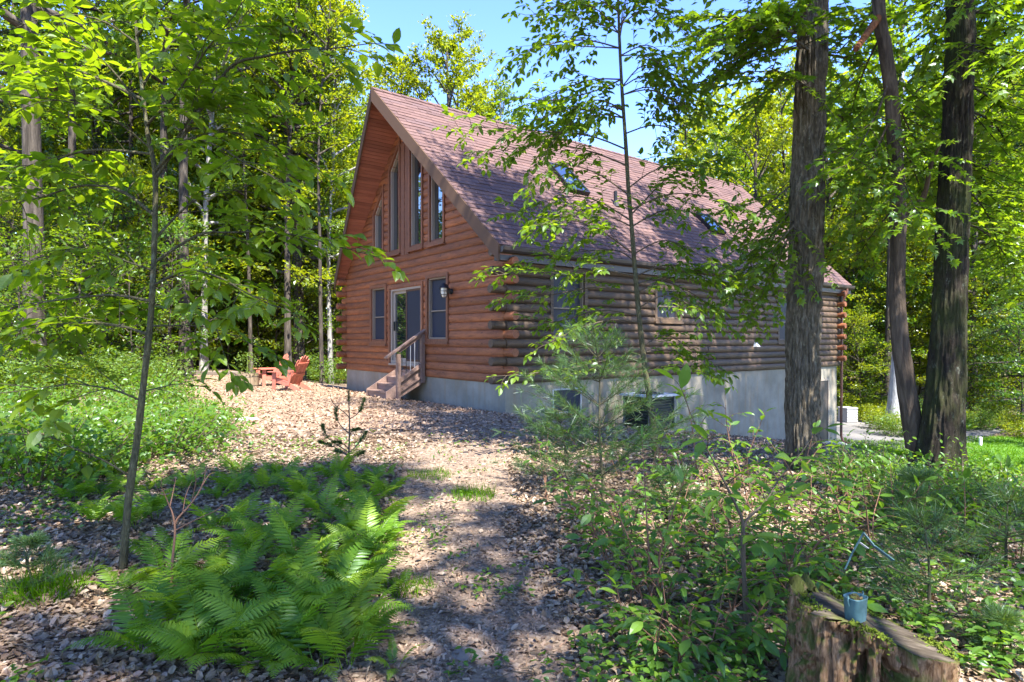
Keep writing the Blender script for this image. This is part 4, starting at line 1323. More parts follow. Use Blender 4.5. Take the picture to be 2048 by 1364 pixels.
# far-off wood behind everything
b = MB(); rg = np.random.default_rng(5)
n = 150000
a = rg.uniform(-.95, .95, n); dd = rg.uniform(50, 92, n)
x = np.tan(a * .93) * dd; y = dd
sd_ = sstep(.22, .34, a) + sstep(-.18, -.24, a)
top = 14 + 4 * vnoise(np.stack([x * .16, y * .1, x * 0], -1)) + 11 * sd_
z = terrain(x, y) + top * rg.random(n) ** .9
LP = np.stack([x, y, z], -1); keep = vnoise(LP * .35) > .30; LP = LP[keep]
bake(b, LEAF_FAR, LP, frames(rg.normal(0, 1, (len(LP), 3)), rand_up(len(LP), .8, rg)), rg.uniform(.5, 1.0, len(LP)), rg.random(len(LP)))
tag(b.build('distant_woods', M['leaf_yellow']), kind='stuff', label='distant green woods behind the nearer trees', cat='woods')

# trees overhead and behind the photographer whose crowns shade the foreground
GO = 'trees standing behind the photographer'
for (x, y, k, sc, *rz_) in ((-6.5, -2.0, 'maple', .85), (-1.5, -4.0, 'maple2', .8), (3.5, -3.5, 'maple', .9), (8.5, -3.0, 'thin', 1), (13.36, 1.74, 'maple', .9, 1.96), (-11.5, 1.5, 'tall', .8), (13.55, 9.88, 'tall', .85, 2.32), (5.8, 1.4, 'tall', .8), (9.47, 9.96, 'broad', 1.0, 3.74), (13.91, 11.18, 'broad', 1.0, 1.89), (11.98, 6.4, 'broad', 1, 2.37)):
    forest(k, 0, y, 'leafy tree standing behind the photographer' if y < 1.2 else 'leafy tree standing outside the right edge of the photo', GO if y < 1.2 else 'trees outside the right edge', sc, x=x, rz=rz_[0] if rz_ else None)

# ------------------------------------------------------------------ foreground trees
def big_tree(name, label, pxpath, depth, crown, bark_m, ridges, amp, seed, nseg=96, knobs=(), leafmat='leaf_maple', sprays=(), leafT=LEAF_MAPLE, key='maple', lsize=.09, extra=()):
    path = [P(px, py, depth) for px, py, w in pxpath]
    rad = [w * .475 / F_PX * depth for px, py, w in pxpath]
    base = path[0].copy(); base[2] = TZ(base[0], base[1])
    path[0][2] = base[2] - .25
    top = path[-1]
    H = crown['H']
    d = (path[-1] - path[-3]); d /= d[2]
    for zz in (.35, .7, 1.0):
        path.append(top + (H - top[2]) * zz * (d * .5 + np.array([0, 0, .5])) * [1, 1, 1] + [0, 0, 0]); path[-1][2] = top[2] + (H - top[2]) * zz
        rad.append(rad[len(pxpath) - 1] * (1 - .85 * zz))
    t = thing(name, label, 'tree', base)
    bk = bark_trunk(np.array(path) - base, rad, ridges, amp, nseg, .04, seed, [(kz - base[2], kt, kr, ks) for kz, kt, kr, ks in knobs])
    bk.build('trunk', bark_m, t, True)
    rg = np.random.default_rng(seed)
    C = smooth_path(np.array(path), 60)
    at = lambda z: np.array([np.interp(z, C[:, 2], C[:, 0]), np.interp(z, C[:, 2], C[:, 1]), z])
    # the crown above the picture
    tubes, LP, R, s = crown_leaves(rg, H, crown['base'], crown['rad'], crown['nl'], crown['n'], 'round', crown.get('leaf', .14))
    off = np.stack([np.interp(LP[:, 2], C[:, 2], C[:, 0]), np.interp(LP[:, 2], C[:, 2], C[:, 1]), 0 * LP[:, 2]], 1)
    b = MB()
    for q, r in tubes:
        q = np.asarray(q); c = at(q[0, 2]); b.tube(q + [c[0] - base[0], c[1] - base[1], -base[2]], np.minimum(np.asarray(r) * .8, .07), 6)
    cr = MB(); bake(cr, LEAF_FAR, LP + off - base, R, s, rg.random(len(LP)))
    tag(cr.build('crown', M[leafmat], t), kind='stuff')
    # low limbs that hang into the picture
    LL, RR, SS, TT = [], [], [], []
    for (z0, epx, epy, ed, r0) in sprays:
        tb, l, r, s = spray(at(z0), P(epx, epy, ed), rg, lsize * 1.1, .05, .95, .12, .03, 52, .12, 1.0, r0, droop=.18)
        TT += tb; LL.append(l); RR.append(r); SS.append(s)
    for q, r in TT: b.tube(np.asarray(q) - base, r, 6)
    b.build('limbs', bark_m, t, True)
    if LL:
        leaf_objects(t, base, key, leafT, M[leafmat], np.concatenate(LL), np.concatenate(RR), np.concatenate(SS))
    for fn in extra: fn(t, base)
    return t

T3 = [(1606, 940, 76), (1604, 850, 74), (1605, 700, 72), (1611, 550, 72), (1614, 450, 70), (1618, 300, 66), (1624, 120, 63), (1627, 0, 62)]
sp3 = [(5.2, 1440, 60, 6.5, .02), (5.4, 1420, 160, 7.0, .02), (5.0, 1470, 20, 6.0, .02), (5.3, 1380, 20, 6.6, .018), (4.9, 1500, 200, 7.6, .02), (4.6, 1540, 130, 6.8, .018), (5.6, 1560, 60, 8.4, .02), (5.5, 1470, 100, 7.4, .016), (5.5, 1520, 20, 6.4, .016), (5.6, 1410, 90, 6.2, .016),
       (3.6, 1470, 450, 7.8, .016), (3.3, 1480, 540, 8.2, .016), (3.1, 1455, 590, 7.4, .014), (3.4, 1530, 500, 8.4, .014), (2.9, 1525, 590, 8.2, .012), (3.2, 1500, 640, 7.8, .012),
       (5.0, 1720, 120, 7.4, .02), (5.3, 1690, 40, 8.6, .02), (4.4, 1720, 260, 8.2, .018), (3.9, 1740, 330, 8.4, .016), (5.2, 1660, 200, 9.4, .016)]
def dead_knob(t, base): pass
big_tree('maple_tree', 'thick furrowed grey trunk between the house and the bent slim trunk', T3, 7.5, dict(H=17, base=6.6, rad=4.2, nl=46, n=15000), M['bark_grey'], 5.0, .040, 3, 140, [(2.42, 0.0, .05, .09), (3.05, .4, .03, .1)], sprays=sp3)

T4 = [(1845, 965, 46), (1838, 930, 40), (1825, 850, 37), (1811, 760, 34), (1800, 680, 32), (1795, 600, 31), (1795, 500, 30), (1797, 430, 31), (1793, 340, 29), (1787, 260, 28), (1783, 190, 27), (1770, 90, 27), (1757, 0, 26)]
sp4 = [(4.4, 1690, 330, 6.4, .015), (4.0, 1700, 430, 6.8, .014), (3.6, 1720, 480, 7.4, .012), (4.6, 1870, 330, 7.6, .015), (4.2, 1860, 420, 7.8, .014), (4.9, 1700, 230, 7.6, .014), (3.0, 1710, 520, 7.6, .012), (3.9, 1835, 330, 6.2, .01), (3.6, 1845, 440, 6.0, .01), (5.2, 1700, 90, 7.4, .014)]
def stub(t, base):
    q = np.array([P(1758, 34, 6.8), P(1738, 62, 6.6), P(1712, 98, 6.3)]) - base
    b = MB(); b.tube(smooth_path(q, 8), np.linspace(.045, .03, 8), 9); b.build('dead_branch', M['bark_red'], t, True, 'broken reddish dead branch stub')
    q = np.array([P(1806, 440, 6.8), P(1826, 415, 6.75), P(1842, 402, 6.7), P(1852, 378, 6.6), P(1862, 330, 6.4), P(1880, 290, 6.2)]) - base
    b = MB(); b.tube(smooth_path(q, 20), np.linspace(.045, .012, 20), 9); b.build('fork', M['bark_brown'], t, True)
big_tree('slim_tree', 'slim bent brown trunk leaning out of the base of the mossy trunk', T4, 6.8, dict(H=13, base=6.2, rad=3.8, nl=28, n=6000), M['bark_brown'], 3.5, .007, 4, 64, sprays=sp4, extra=(stub,))
T5 = [(1878, 985, 110), (1880, 940, 94), (1885, 880, 85), (1890, 790, 76), (1896, 680, 70), (1901, 560, 66), (1906, 430, 62), (1912, 300, 60), (1917, 150, 58), (1921, 0, 56)]
sp5 = [(5.0, 2010, 60, 7.6, .02), (4.6, 2030, 170, 8.0, .02), (4.3, 2050, 260, 7.4, .018), (4.8, 1985, 130, 7.8, .018), (4.0, 2030, 330, 8.2, .016), (3.7, 2010, 420, 7.9, .014), (3.4, 2050, 470, 8.4, .014), (3.2, 2010, 540, 8.0, .012),
       (5.3, 1840, 40, 8.0, .018), (5.0, 1850, 150, 8.2, .016), (4.4, 1850, 240, 8.4, .014), (5.4, 2040, 10, 8.0, .018), (3.5, 1970, 350, 9.0, .014), (2.8, 2045, 580, 8.6, .012), (5.6, 1995, 20, 5.6, .014), (4.7, 2045, 110, 5.4, .016)]
big_tree('mossy_tree', 'thick dark mossy trunk at the right with flared base', T5, 6.6, dict(H=17, base=6.2, rad=5.0, nl=42, n=13000), M['bark_moss'], 6.5, .024, 5, 120, sprays=sp5)

# the two slender saplings
def sapling(name, label, trunk, depth0, depth1, branches, leafmat, key, T, lsize, spacing, twig, gap, seed, bm, scale_r=1.0, droop=.25, crown=None):
    rg = np.random.default_rng(seed)
    n = len(trunk)
    path = [P(px, py, depth0 + (depth1 - depth0) * k / (n - 1)) for k, (px, py, w) in enumerate(trunk)]
    rad = [w * .42 / F_PX * depth0 * (.7 if depth0 < 5 else 1) for px, py, w in trunk]
    base = path[0].copy(); base[2] = TZ(base[0], base[1]); path[0][2] = base[2] - .1
    t = thing(name, label, 'tree', base)
    b = MB(); C = smooth_path(np.array(path), n * 6)
    rr = np.interp(np.linspace(0, 1, len(C)), np.linspace(0, 1, n), rad)
    b.tube(C - base, rr * (1 + .05 * np.sin(np.arange(len(C)) * .9)), 14)
    b.build('trunk', bm, t, True)
    LL, RR, SS = [], [], []
    bt = MB()
    for br in branches:
        pts, dz = br[0], br[1]
        tl = br[2] if len(br) > 2 else twig
        py0 = pts[0][1]
        pz = np.array([P(px, py, depth0) for px, py in pts[:1]])[0]
        k = np.argmin(np.abs(C[:, 2] - pz[2])); start = C[k]; d0 = start[1]
        w = [start] + [P(px, py, d0 + dz * (i + 1) / (len(pts) - 1)) for i, (px, py) in enumerate(pts[1:])]
        Q = smooth_path(np.array(w), max(6, len(w) * 3))
        L_ = np.linalg.norm(np.diff(Q, axis=0), axis=1).sum()
        r0 = min(.012, .004 + .0045 * L_) * scale_r
        bt.tube(Q - base, np.linspace(r0, r0 * .25, len(Q)), 7)
        # twigs along the branch as small sprays
        cs = np.concatenate([[0], np.cumsum(np.linalg.norm(np.diff(Q, axis=0), axis=1))])
        m = max(2, int(L_ / gap)); side = 1 if rg.random() > .5 else -1
        for j in range(m + 1):
            a = (.14 + .86 * (j + .3 * rg.random()) / m) * L_
            a = min(a, L_ * .995)
            p = np.array([np.interp(a, cs, Q[:, c]) for c in range(3)])
            i = min(max(np.searchsorted(cs, a), 1), len(Q) - 1); d = Q[i] - Q[i - 1]; d /= np.linalg.norm(d)
            x = np.cross(d, np.array([0, 0, 1.]) + rg.normal(0, .45, 3)); x /= np.linalg.norm(x)
            A = math.radians(48 + rg.normal(0, 10)) if j < m else 0.05
            dd = d * math.cos(A) + x * side * math.sin(A) + np.array([0, 0, rg.normal(-.02, .14)])
            l = tl * (1.15 - .55 * a / L_) * rg.uniform(.7, 1.2)
            tb, lp, r, s = spray(p, p + dd * l, rg, lsize, spacing, l * .5, .2, .06, 50, .25, 1.0, .0035 * scale_r, droop=droop)
            for q, rr_ in tb: bt.tube(np.asarray(q) - base, np.maximum(rr_, .0012), 5)
            LL.append(lp); RR.append(r); SS.append(s); side = -side
    bt.build('branches', bm if scale_r > 1 else M['twig'], t, True)
    LL = np.concatenate(LL); RR = np.concatenate(RR); SS = np.concatenate(SS)
    leaf_objects(t, base, key, T, M[leafmat], LL, RR, SS)
    return len(LL)

TL = [(243, 1152, 27), (256, 1010, 24), (274, 880, 23), (288, 760, 21), (301, 640, 20), (307, 540, 19), (310, 440, 18), (310, 345, 17), (296, 270, 14), (286, 190, 12), (276, 100, 10), (268, 0, 9), (262, -90, 7)]
BL = [
 ([(311, 345), (352, 281), (383, 232), (433, 172), (471, 127), (485, 18)], .2),
 ([(311, 345), (433, 172), (471, 127), (528, 113), (598, 100), (651, 98), (704, 92)], -.3),
 ([(296, 281), (225, 236), (169, 211), (105, 199), (60, 195)], -.5),
 ([(281, 211), (225, 141), (176, 98), (109, 56), (74, 3)], -.35),
 ([(311, 330), (373, 262), (440, 262), (510, 274), (563, 299), (633, 334)], .3),
 ([(311, 335), (373, 278), (440, 295), (486, 324), (538, 348)], -.4),
 ([(311, 527), (352, 495), (405, 467), (457, 465), (530, 463), (598, 472), (660, 488), (722, 505)], .35),
 ([(311, 562), (352, 548), (387, 541), (440, 555), (493, 586), (545, 611)], -.4),
 ([(306, 660), (352, 651), (405, 653), (457, 667), (510, 692)], .4),
 ([(300, 544), (253, 523), (211, 505), (158, 498), (70, 523)], -.5),
 ([(292, 667), (246, 653), (176, 646), (88, 660), (18, 699)], .3),
 ([(274, 805), (229, 780), (176, 771), (134, 768), (35, 783)], -.4),
 ([(284, 790), (320, 775), (355, 768), (385, 772)], .2, .18),
 ([(260, 951), (208, 921), (148, 897), (93, 871), (30, 869)], -.3, .2),
 ([(308, 420), (240, 380), (160, 372), (80, 395), (10, 410)], .5),
 ([(290, 240), (350, 190), (420, 90), (470, 30)], -.6),
 ([(280, 150), (340, 90), (400, 30), (440, -20)], .5),
 ([(272, 60), (200, 40), (110, 30), (20, 60)], -.2),
 ([(270, 40), (330, 10), (380, -30)], -.6),
 ([(296, 300), (180, 300), (80, 330), (-10, 340)], .2),
 ([(284, 180), (180, 150), (80, 120), (-10, 130)], .5),
 ([(300, 600), (220, 590), (120, 600), (30, 610)], .6),
 ([(308, 470), (390, 400), (470, 380), (560, 400)], .6),
]
n1 = sapling('beech_sapling', 'slender leafy sapling filling the left foreground with a greenish trunk', TL, 3.9, 4.1, BL, 'leaf_beech', 'beech', LEAF_OVATE, .108, .048, .46, .10, 21, M['bark_sap'], 1.05, .12)
TM = [(1313, 928, 17), (1303, 830, 15), (1288, 720, 13), (1279, 640, 12), (1270, 540, 11), (1263, 450, 10), (1257, 380, 10), (1251, 280, 9), (1244, 180, 8), (1239, 80, 7), (1236, -10, 6), (1234, -80, 4)]
BM = [
 ([(1238, 60), (1180, 40), (1110, 30), (1050, 30)], .5), ([(1240, 90), (1170, 80), (1090, 90), (1025, 112)], -.6), ([(1243, 160), (1180, 160), (1110, 185), (1040, 215)], .6),
 ([(1246, 210), (1200, 200), (1150, 215), (1070, 240)], -.7), ([(1252, 300), (1180, 272), (1080, 262), (985, 256), (905, 252)], -.5), ([(1254, 330), (1170, 300), (1080, 290), (960, 310)], .5),
 ([(1257, 385), (1190, 345), (1120, 330), (1060, 372)], -.6), ([(1262, 440), (1190, 400), (1120, 395), (1020, 430)], .5), ([(1266, 500), (1190, 455), (1120, 440), (1060, 470)], -.5),
 ([(1270, 555), (1200, 540), (1120, 545), (1040, 545), (985, 552)], -.4), ([(1273, 580), (1190, 575), (1100, 590), (1005, 600)], .4), ([(1280, 650), (1220, 640), (1150, 660), (1090, 690)], -.5),
 ([(1237, 50), (1290, 20), (1340, 40), (1375, 70)], -.5), ([(1240, 110), (1290, 90), (1330, 110), (1360, 150)], .5), ([(1245, 190), (1300, 180), (1360, 210), (1420, 240)], -.5),
 ([(1250, 265), (1310, 250), (1370, 270), (1425, 310)], .5), ([(1256, 380), (1310, 340), (1380, 330), (1470, 350)], -.4), ([(1266, 425), (1300, 390), (1330, 360), (1370, 335), (1440, 320)], .3),
 ([(1262, 450), (1330, 420), (1400, 430), (1480, 470)], .5), ([(1266, 500), (1330, 480), (1400, 510), (1450, 550)], -.5), ([(1270, 550), (1340, 530), (1420, 560), (1490, 600)], .5),
 ([(1276, 610), (1330, 590), (1380, 610), (1430, 650)], -.4), ([(1284, 690), (1330, 670), (1370, 690), (1400, 715)], .4), ([(1290, 745), (1330, 730), (1390, 740), (1440, 760)], -.4, .25), ([(1288, 720), (1220, 720), (1120, 740), (1000, 752)], -.5, .25),
 ([(1268, 520), (1230, 500), (1150, 505), (1070, 520)], .7), ([(1272, 570), (1320, 560), (1390, 590), (1450, 640)], .7), ([(1278, 630), (1200, 620), (1130, 640), (1060, 650)], .7), ([(1262, 450), (1210, 430), (1140, 430), (1080, 450)], -.9), ([(1260, 420), (1330, 390), (1400, 390), (1470, 410)], -.8), ([(1274, 590), (1330, 560), (1400, 540), (1480, 540)], .2), ([(1248, 230), (1190, 230), (1120, 260), (1050, 300)], .2), ([(1244, 170), (1290, 150), (1340, 160), (1390, 200)], .1), ([(1287, 710), (1340, 700), (1390, 715), (1450, 740)], .6, .3),
 ([(1238, 70), (1250, 0), (1270, -40)], .1), ([(1237, 20), (1190, -10), (1130, -20)], .3),
]
jr = random.Random(4)
BM = BM + [([br[0][0]] + [(px + (px - br[0][0][0]) * jr.uniform(-.22, .05) , py + jr.uniform(-30, 26)) for px, py in br[0][1:]], -br[1] + jr.uniform(-.3, .3)) for br in BM if br[0][0][1] < 240]
n2 = sapling('beech_sapling', 'slim young tree with level leafy branches in front of the side wall', TM, 7.7, 7.8, BM, 'leaf_beech2', 'beech2', LEAF_OVATE, .104, .048, .42, .095, 22, M['bark_sap'], 1.0, .18)
print('sapling leaves', n1, n2)

# ------------------------------------------------------------------ ferns
def frond_mesh(seed, L_=.72, arch=1.0):
    rg = np.random.default_rng(seed)
    b = MB()
    m = 30
    t = np.linspace(0, 1, m)
    ang = np.radians(74 - 84 * arch * t ** 1.15)          # rachis rises then arches over; local +Y outward
    q = np.c_[.03 * np.sin(t * 3 + seed) * L_, np.cumsum(np.cos(ang) * L_ / m), np.cumsum(np.sin(ang) * L_ / m)]
    b.tube(q, np.linspace(.0035, .001, m), 4, False, .9)
    npair = 20
    for i in range(npair):
        s = i / (npair - 1)
        a = .16 + .83 * s ** .92
        p = np.array([np.interp(a, t, q[:, c]) for c in range(3)])
        k = min(int(a * (m - 1)), m - 2); d = q[k + 1] - q[k]; d /= np.linalg.norm(d)
        x = np.cross(d, [0, 0, 1.]); x /= np.linalg.norm(x); nz = np.cross(x, d)
        for sd in (1, -1):
            ln = L_ * .25 * min(1, .5 + s * 2.4) * (1.04 - s) ** .8 * rg.uniform(.85, 1.1) + .006
            u = x * sd * .9 + d * (.42 + .25 * s) + nz * rg.normal(-.10, .10); u /= np.linalg.norm(u)
            wv = np.cross(nz, u); wv /= np.linalg.norm(wv)
            hw = ln * .09 + .002
            V = [p]; F = []
            st_ = [(.12, .8), (.4, 1.0), (.7, .68), (.9, .33)]
            for f, w in st_:
                c = p + u * ln * f - nz * .22 * ln * f * f
                V += [c + wv * hw * w + nz * .15 * hw, c, c - wv * hw * w + nz * .15 * hw]
            V.append(p + u * ln - nz * .22 * ln)
            F += [(0, 2, 1), (0, 3, 2)]
            for e in range(3):
                o = 1 + e * 3
                F += [(o, o + 1, o + 3), (o + 1, o + 4, o + 3), (o + 1, o + 2, o + 4), (o + 2, o + 5, o + 4)]
            F += [(10, 11, 13), (11, 12, 13)]
            b.add(np.array(V), np.array(F), np.clip(.3 + .45 * s + rg.normal(0, .12), 0, 1))
    return b.mesh('frond', M['leaf_fern'])
FR = [frond_mesh(k, .70, ar) for k, ar in enumerate((.8, .95, 1.1, 1.25, .7, 1.0))]
def fern(px, py, size, n, label, group='ferns beside the path', az0=None, spread=2 * math.pi, pos=None):
    p = G(px, py) if pos is None else pos
    t = thing('fern', label, 'fern', p, 0, group)
    a0 = random.uniform(0, 6.28) if az0 is None else az0
    for k in range(n):
        o = put('frond', FR[int(RG.integers(0, 6))], t)
        az = a0 + spread * k / n + random.uniform(-.3, .3)
        s = size * random.uniform(.42, .84)
        o.rotation_euler = (random.uniform(-.15, .2), random.uniform(-.35, .35), az); o.scale = (s, s, s)
        o.location = (.02 * math.sin(-az), .02 * math.cos(az), -.01)
    return t
fl = [(478, 1238, .95, 8, 'big fern in the middle of the left fern bed'), (575, 1265, 1.05, 9, 'large fern with arching fronds right at the path edge'), (660, 1215, 1.0, 8, 'fern reaching over the path from the left'),
      (705, 1130, .9, 8, 'fern on the path edge below the small pine seedling'), (600, 1140, .95, 8, 'bright fern in the upper part of the fern bed'), (505, 1125, .95, 8, 'fern behind the big middle fern'),
      (425, 1070, .9, 7, 'fern beside the bare brown twigs'), (650, 1045, .85, 8, 'small fern at the back of the fern bed'), (735, 1020, .8, 7, 'fern nearest the seedling on the path side'),
      (590, 1005, .8, 7, 'light fern at the top of the fern bed'), (770, 955, .7, 6, 'last fern of the bed towards the clearing'), (700, 985, .75, 7, 'fern at the foot of the pine seedling'), (520, 985, .75, 6, 'fern left of the upper fern bed'),
      (420, 1345, .95, 7, 'fern cut by the bottom edge of the photo left of the path'), (330, 1265, .9, 6, 'fern low at the bottom left below the sapling trunk'), (640, 1350, .9, 7, 'fern at the bottom edge beside the path'),
      (238, 1195, .55, 4, 'small sunlit fern at the foot of the sapling'), (205, 1000, .7, 5, 'fern left of the sapling trunk'), (300, 985, .75, 6, 'fern right behind the sapling trunk'), (370, 985, .8, 6, 'fern with one tall frond behind the bare twigs'),
      (790, 1340, .5, 4, 'little fern creeping over the path at the bottom'), (800, 1180, .4, 4, 'tiny fern on the path'), (560, 1090, .9, 8, 'fern in the centre of the upper fern bed'), (470, 1180, .85, 7, 'fern between the bare twigs and the big ferns')]
for q in fl: fern(*q)
extra_ferns = [(690, 1080), (540, 1190), (720, 1075), (450, 1300), (530, 1320), (700, 1190), (670, 965), (740, 975), (610, 1300), (690, 1260), (640, 1150), (480, 1060), (740, 1120), (560, 960), (470, 990), (350, 1330), (770, 1000), (760, 1060), (740, 1200), (330, 1180), (410, 1160), (440, 1220), (390, 1280), (770, 1100), (270, 1060), (250, 990), (190, 1050), (150, 1010), (220, 960), (310, 1040), (330, 1120), (290, 1310), (370, 1240), (440, 1000), (480, 950), (620, 1010), (170, 960), (720, 1290), (560, 1345), (500, 1345), (690, 1345)]
efl = ranked([(px, depth_of(px, py)) for px, py in extra_ferns], 'small fern in the left fern bed', ROW3)
for k, (px, py) in enumerate(extra_ferns):
    fern(px, py, random.uniform(.65, .95), 7, efl[k])
for px, d in ((1935, 24.5), (1985, 25), (2030, 24.6), (1960, 26), (2015, 25.6), (1900, 25)):
    fern(0, 0, 1.1, 9, 'fern beyond the lawn, ' + {1935: 'second from the left', 1985: 'fourth from the left', 2030: 'rightmost', 1960: 'third from the left', 2015: 'second from the right', 1900: 'leftmost'}[px], 'ferns beyond the lawn', pos=ground_at(px, d))

# ------------------------------------------------------------------ broadleaf shrubs and seedlings in the right foreground
def shrub(label, stems, lsize, seed, mat='leaf_shrub', key='shrub', T=LEAF_LONG, sp=.055, twig=.26, cat='shrub', name='leafy_shrub', group=None, tw='twig_red', ntw=5, minpx=9):
    """stems: list of (base px, base py or None, list of (px, py), depth offset of the tip)"""
    rg = np.random.default_rng(seed)
    b0 = G(*stems[0][0])
    t = thing(name, label, cat, b0, 0, group)
    bt = MB(); LL, RR, SS = [], [], []
    for base, pts, dz in stems:
        g = G(*base); g = g - [0, 0, .03]
        w = [g] + [P(px, py, g[1] + dz * (i + 1) / len(pts)) for i, (px, py) in enumerate(pts)]
        Q = smooth_path(np.array(w), max(8, len(w) * 4))
        cs = np.concatenate([[0], np.cumsum(np.linalg.norm(np.diff(Q, axis=0), axis=1))]); L_ = cs[-1]
        bt.tube(Q - b0, np.linspace(.004 + .007 * L_, .0018, len(Q)), 6)
        side = 1
        m = max(3, int(L_ / .13))
        for j in range(m + 1):
            a = (.28 + .72 * j / m) * L_
            p = np.array([np.interp(a, cs, Q[:, c]) for c in range(3)])
            i = min(max(np.searchsorted(cs, a), 1), len(Q) - 1); d = Q[i] - Q[i - 1]; d /= np.linalg.norm(d)
            az = j * 2.4 + rg.normal(0, .4)
            out = np.array([math.cos(az), math.sin(az), 0])
            dd = out * .9 + d * .35 + np.array([0, 0, .12]) if j < m else d
            l = twig * rg.uniform(.6, 1.15) * (1.1 - .35 * a / L_)
            tb, lp, r, s = spray(p, p + dd * l, rg, lsize, sp, l * .35, .3, .10, 50, .3, 1.0, .003, droop=.06)
            for q, rr_ in tb: bt.tube(np.asarray(q) - b0, np.maximum(rr_, .0011), 5)
            LL.append(lp); RR.append(r); SS.append(s)
    bt.build('stems', M[tw], t, True)
    leaf_objects(t, b0, key, T, M[mat], np.concatenate(LL), np.concatenate(RR), np.concatenate(SS), minpx=minpx, limit=260)
    return t
GS = 'leafy shrubs right of the path'
shrub('tall forked shrub with reddish stem left of the rotten stump', [((1512, 1300), [(1493, 1232), (1488, 1166), (1486, 1053), (1471, 1009), (1434, 935), (1405, 880), (1379, 822)], -.1), ((1510, 1296), [(1490, 1170), (1487, 1055), (1530, 1005), (1559, 957), (1603, 905)], .1)], .115, 31, group=GS, twig=.34, tw='twig')
shrub('leafy shrub with several dark stems at the right path edge', [((1315, 1205), [(1300, 1140), (1296, 1080), (1291, 1000), (1288, 940)], .0), ((1325, 1200), [(1318, 1120), (1340, 1040), (1360, 985)], -.2), ((1310, 1205), [(1280, 1130), (1250, 1060), (1230, 1010)], -.15)], .095, 32, group=GS)
shrub('low spreading shrub at the bottom right of the path', [((1400, 1330), [(1370, 1270), (1330, 1250)], -.2), ((1410, 1325), [(1430, 1260), (1440, 1225)], 0), ((1390, 1335), [(1320, 1290), (1270, 1270)], .0)], .09, 33, group=GS)
shrub('leafy shrub right behind the tall forked shrub', [((1440, 1120), [(1430, 1060), (1420, 1000), (1410, 960)], .0), ((1450, 1118), [(1480, 1040), (1500, 985)], .1), ((1430, 1122), [(1390, 1060), (1360, 1020)], -.1)], .10, 34, group=GS)
shrub('shrub between the forked shrub and the stump with broad leaves', [((1585, 1170), [(1570, 1110), (1560, 1060)], -.1), ((1590, 1170), [(1620, 1110), (1650, 1075), (1700, 1060), (1745, 1045)], -.25), ((1580, 1172), [(1540, 1130), (1515, 1090)], .0)], .105, 35, group=GS)
shrub('yellow green shrub tip glowing in front of the thick grey trunk', [((1570, 1050), [(1580, 990), (1600, 945), (1625, 915)], 0), ((1560, 1052), [(1530, 1000), (1520, 950)], .1)], .095, 36, group=GS)
shrub('shrub on the far side of the path below the white pine', [((1205, 1065), [(1200, 1030), (1190, 1000)], 0), ((1210, 1065), [(1240, 1020), (1260, 990)], 0), ((1195, 1066), [(1160, 1035), (1135, 1020)], 0)], .095, 37, group=GS)
shrub('shrub hanging over the path with blue green leaves', [((1250, 1210), [(1210, 1180), (1180, 1160)], -.1), ((1260, 1210), [(1265, 1160), (1280, 1130)], 0)], .09, 38, group=GS)
shrub('thin upright seedling in front of the air conditioner', [((1395, 965), [(1390, 900), (1380, 830), (1365, 775)], 0)], .115, 39, group=GS, twig=.3)
shrub('thin seedling with pale leaves before the concrete wall', [((1470, 975), [(1466, 920), (1455, 860), (1450, 800)], 0), ((1474, 975), [(1500, 900), (1520, 850)], 0)], .115, 40, group=GS, twig=.3)
shrub('low shrub in front of the grey trunk base', [((1640, 1040), [(1650, 1000), (1660, 965)], 0), ((1650, 1040), [(1690, 990), (1700, 960)], 0)], .08, 41, group=GS)
shrub('low shrub in the shade between the slim trunk and the stump', [((1755, 1060), [(1750, 1010), (1740, 975)], 0), ((1765, 1060), [(1790, 1010), (1800, 990)], 0)], .08, 42, group=GS)
shrub('leafy shoots hanging over the left side of the stump', [((1575, 1360), [(1590, 1300), (1620, 1240), (1650, 1225)], -.12), ((1590, 1360), [(1640, 1310), (1668, 1285)], -.1)], .085, 44, group=GS)
shrub('small shrub at the bottom edge left of the stump', [((1545, 1345), [(1520, 1300), (1500, 1290)], 0), ((1555, 1345), [(1570, 1290), (1575, 1260)], -.1)], .085, 43, group=GS)
rg = np.random.default_rng(50)
# knee-high undergrowth: many more small shrubs through the shaded right foreground
under = [(1350, 1080), (1480, 1130), (1530, 1060), (1300, 1010), (1660, 1120), (1700, 1010), (1840, 1060), (1900, 1040), (1960, 1020), (2020, 1035), (1990, 1080), (1930, 1110), (1400, 1200), (1340, 1290), (1460, 1240), (1230, 1110), (1370, 960), (1600, 1000), (1720, 950), (1640, 1190), (1560, 1220), (1430, 1040), (1260, 1080), (2040, 1130), (1870, 1110), (1290, 1150), (1380, 1140), (1330, 1220), (1500, 1190), (1450, 1300), (1370, 1020), (1500, 1020), (1560, 1120), (1620, 1060), (1430, 980), (1530, 980), (1670, 1000), (1260, 1160), (1230, 1060), (1410, 1090), (1470, 1080), (1340, 1130), (1600, 1250), (1520, 1260), (1290, 1240), (1690, 1080), (1740, 1100), (1790, 1080), (1190, 1090), (1150, 1040), (1130, 960), (1180, 950), (1220, 1150), (1250, 1290), (1350, 1340), (1470, 1345), (1310, 1330), (1090, 1000), (1240, 960), (1310, 945), (1280, 1200)]
udl = ranked([(px, depth_of(px, py)) for px, py in under], 'low plant right of the path', ROW4)
for k, (px, py) in enumerate(under):
    a, c = rg.uniform(-40, 40), rg.uniform(-40, 40); h = rg.uniform(55, 125)
    shrub(udl[k], [((px, py), [(px + a * .5, py - h * .6), (px + a, py - h)], rg.uniform(-.2, .2)), ((px + 6, py), [(px + c * .6, py - h * .5), (px + c * 1.4, py - h * .8)], rg.uniform(-.2, .2))],
          .10, 60 + k, group='undergrowth right of the path', name='undergrowth_plant', cat='plant', sp=.058, twig=.24, minpx=17)
p_ = PLANTER
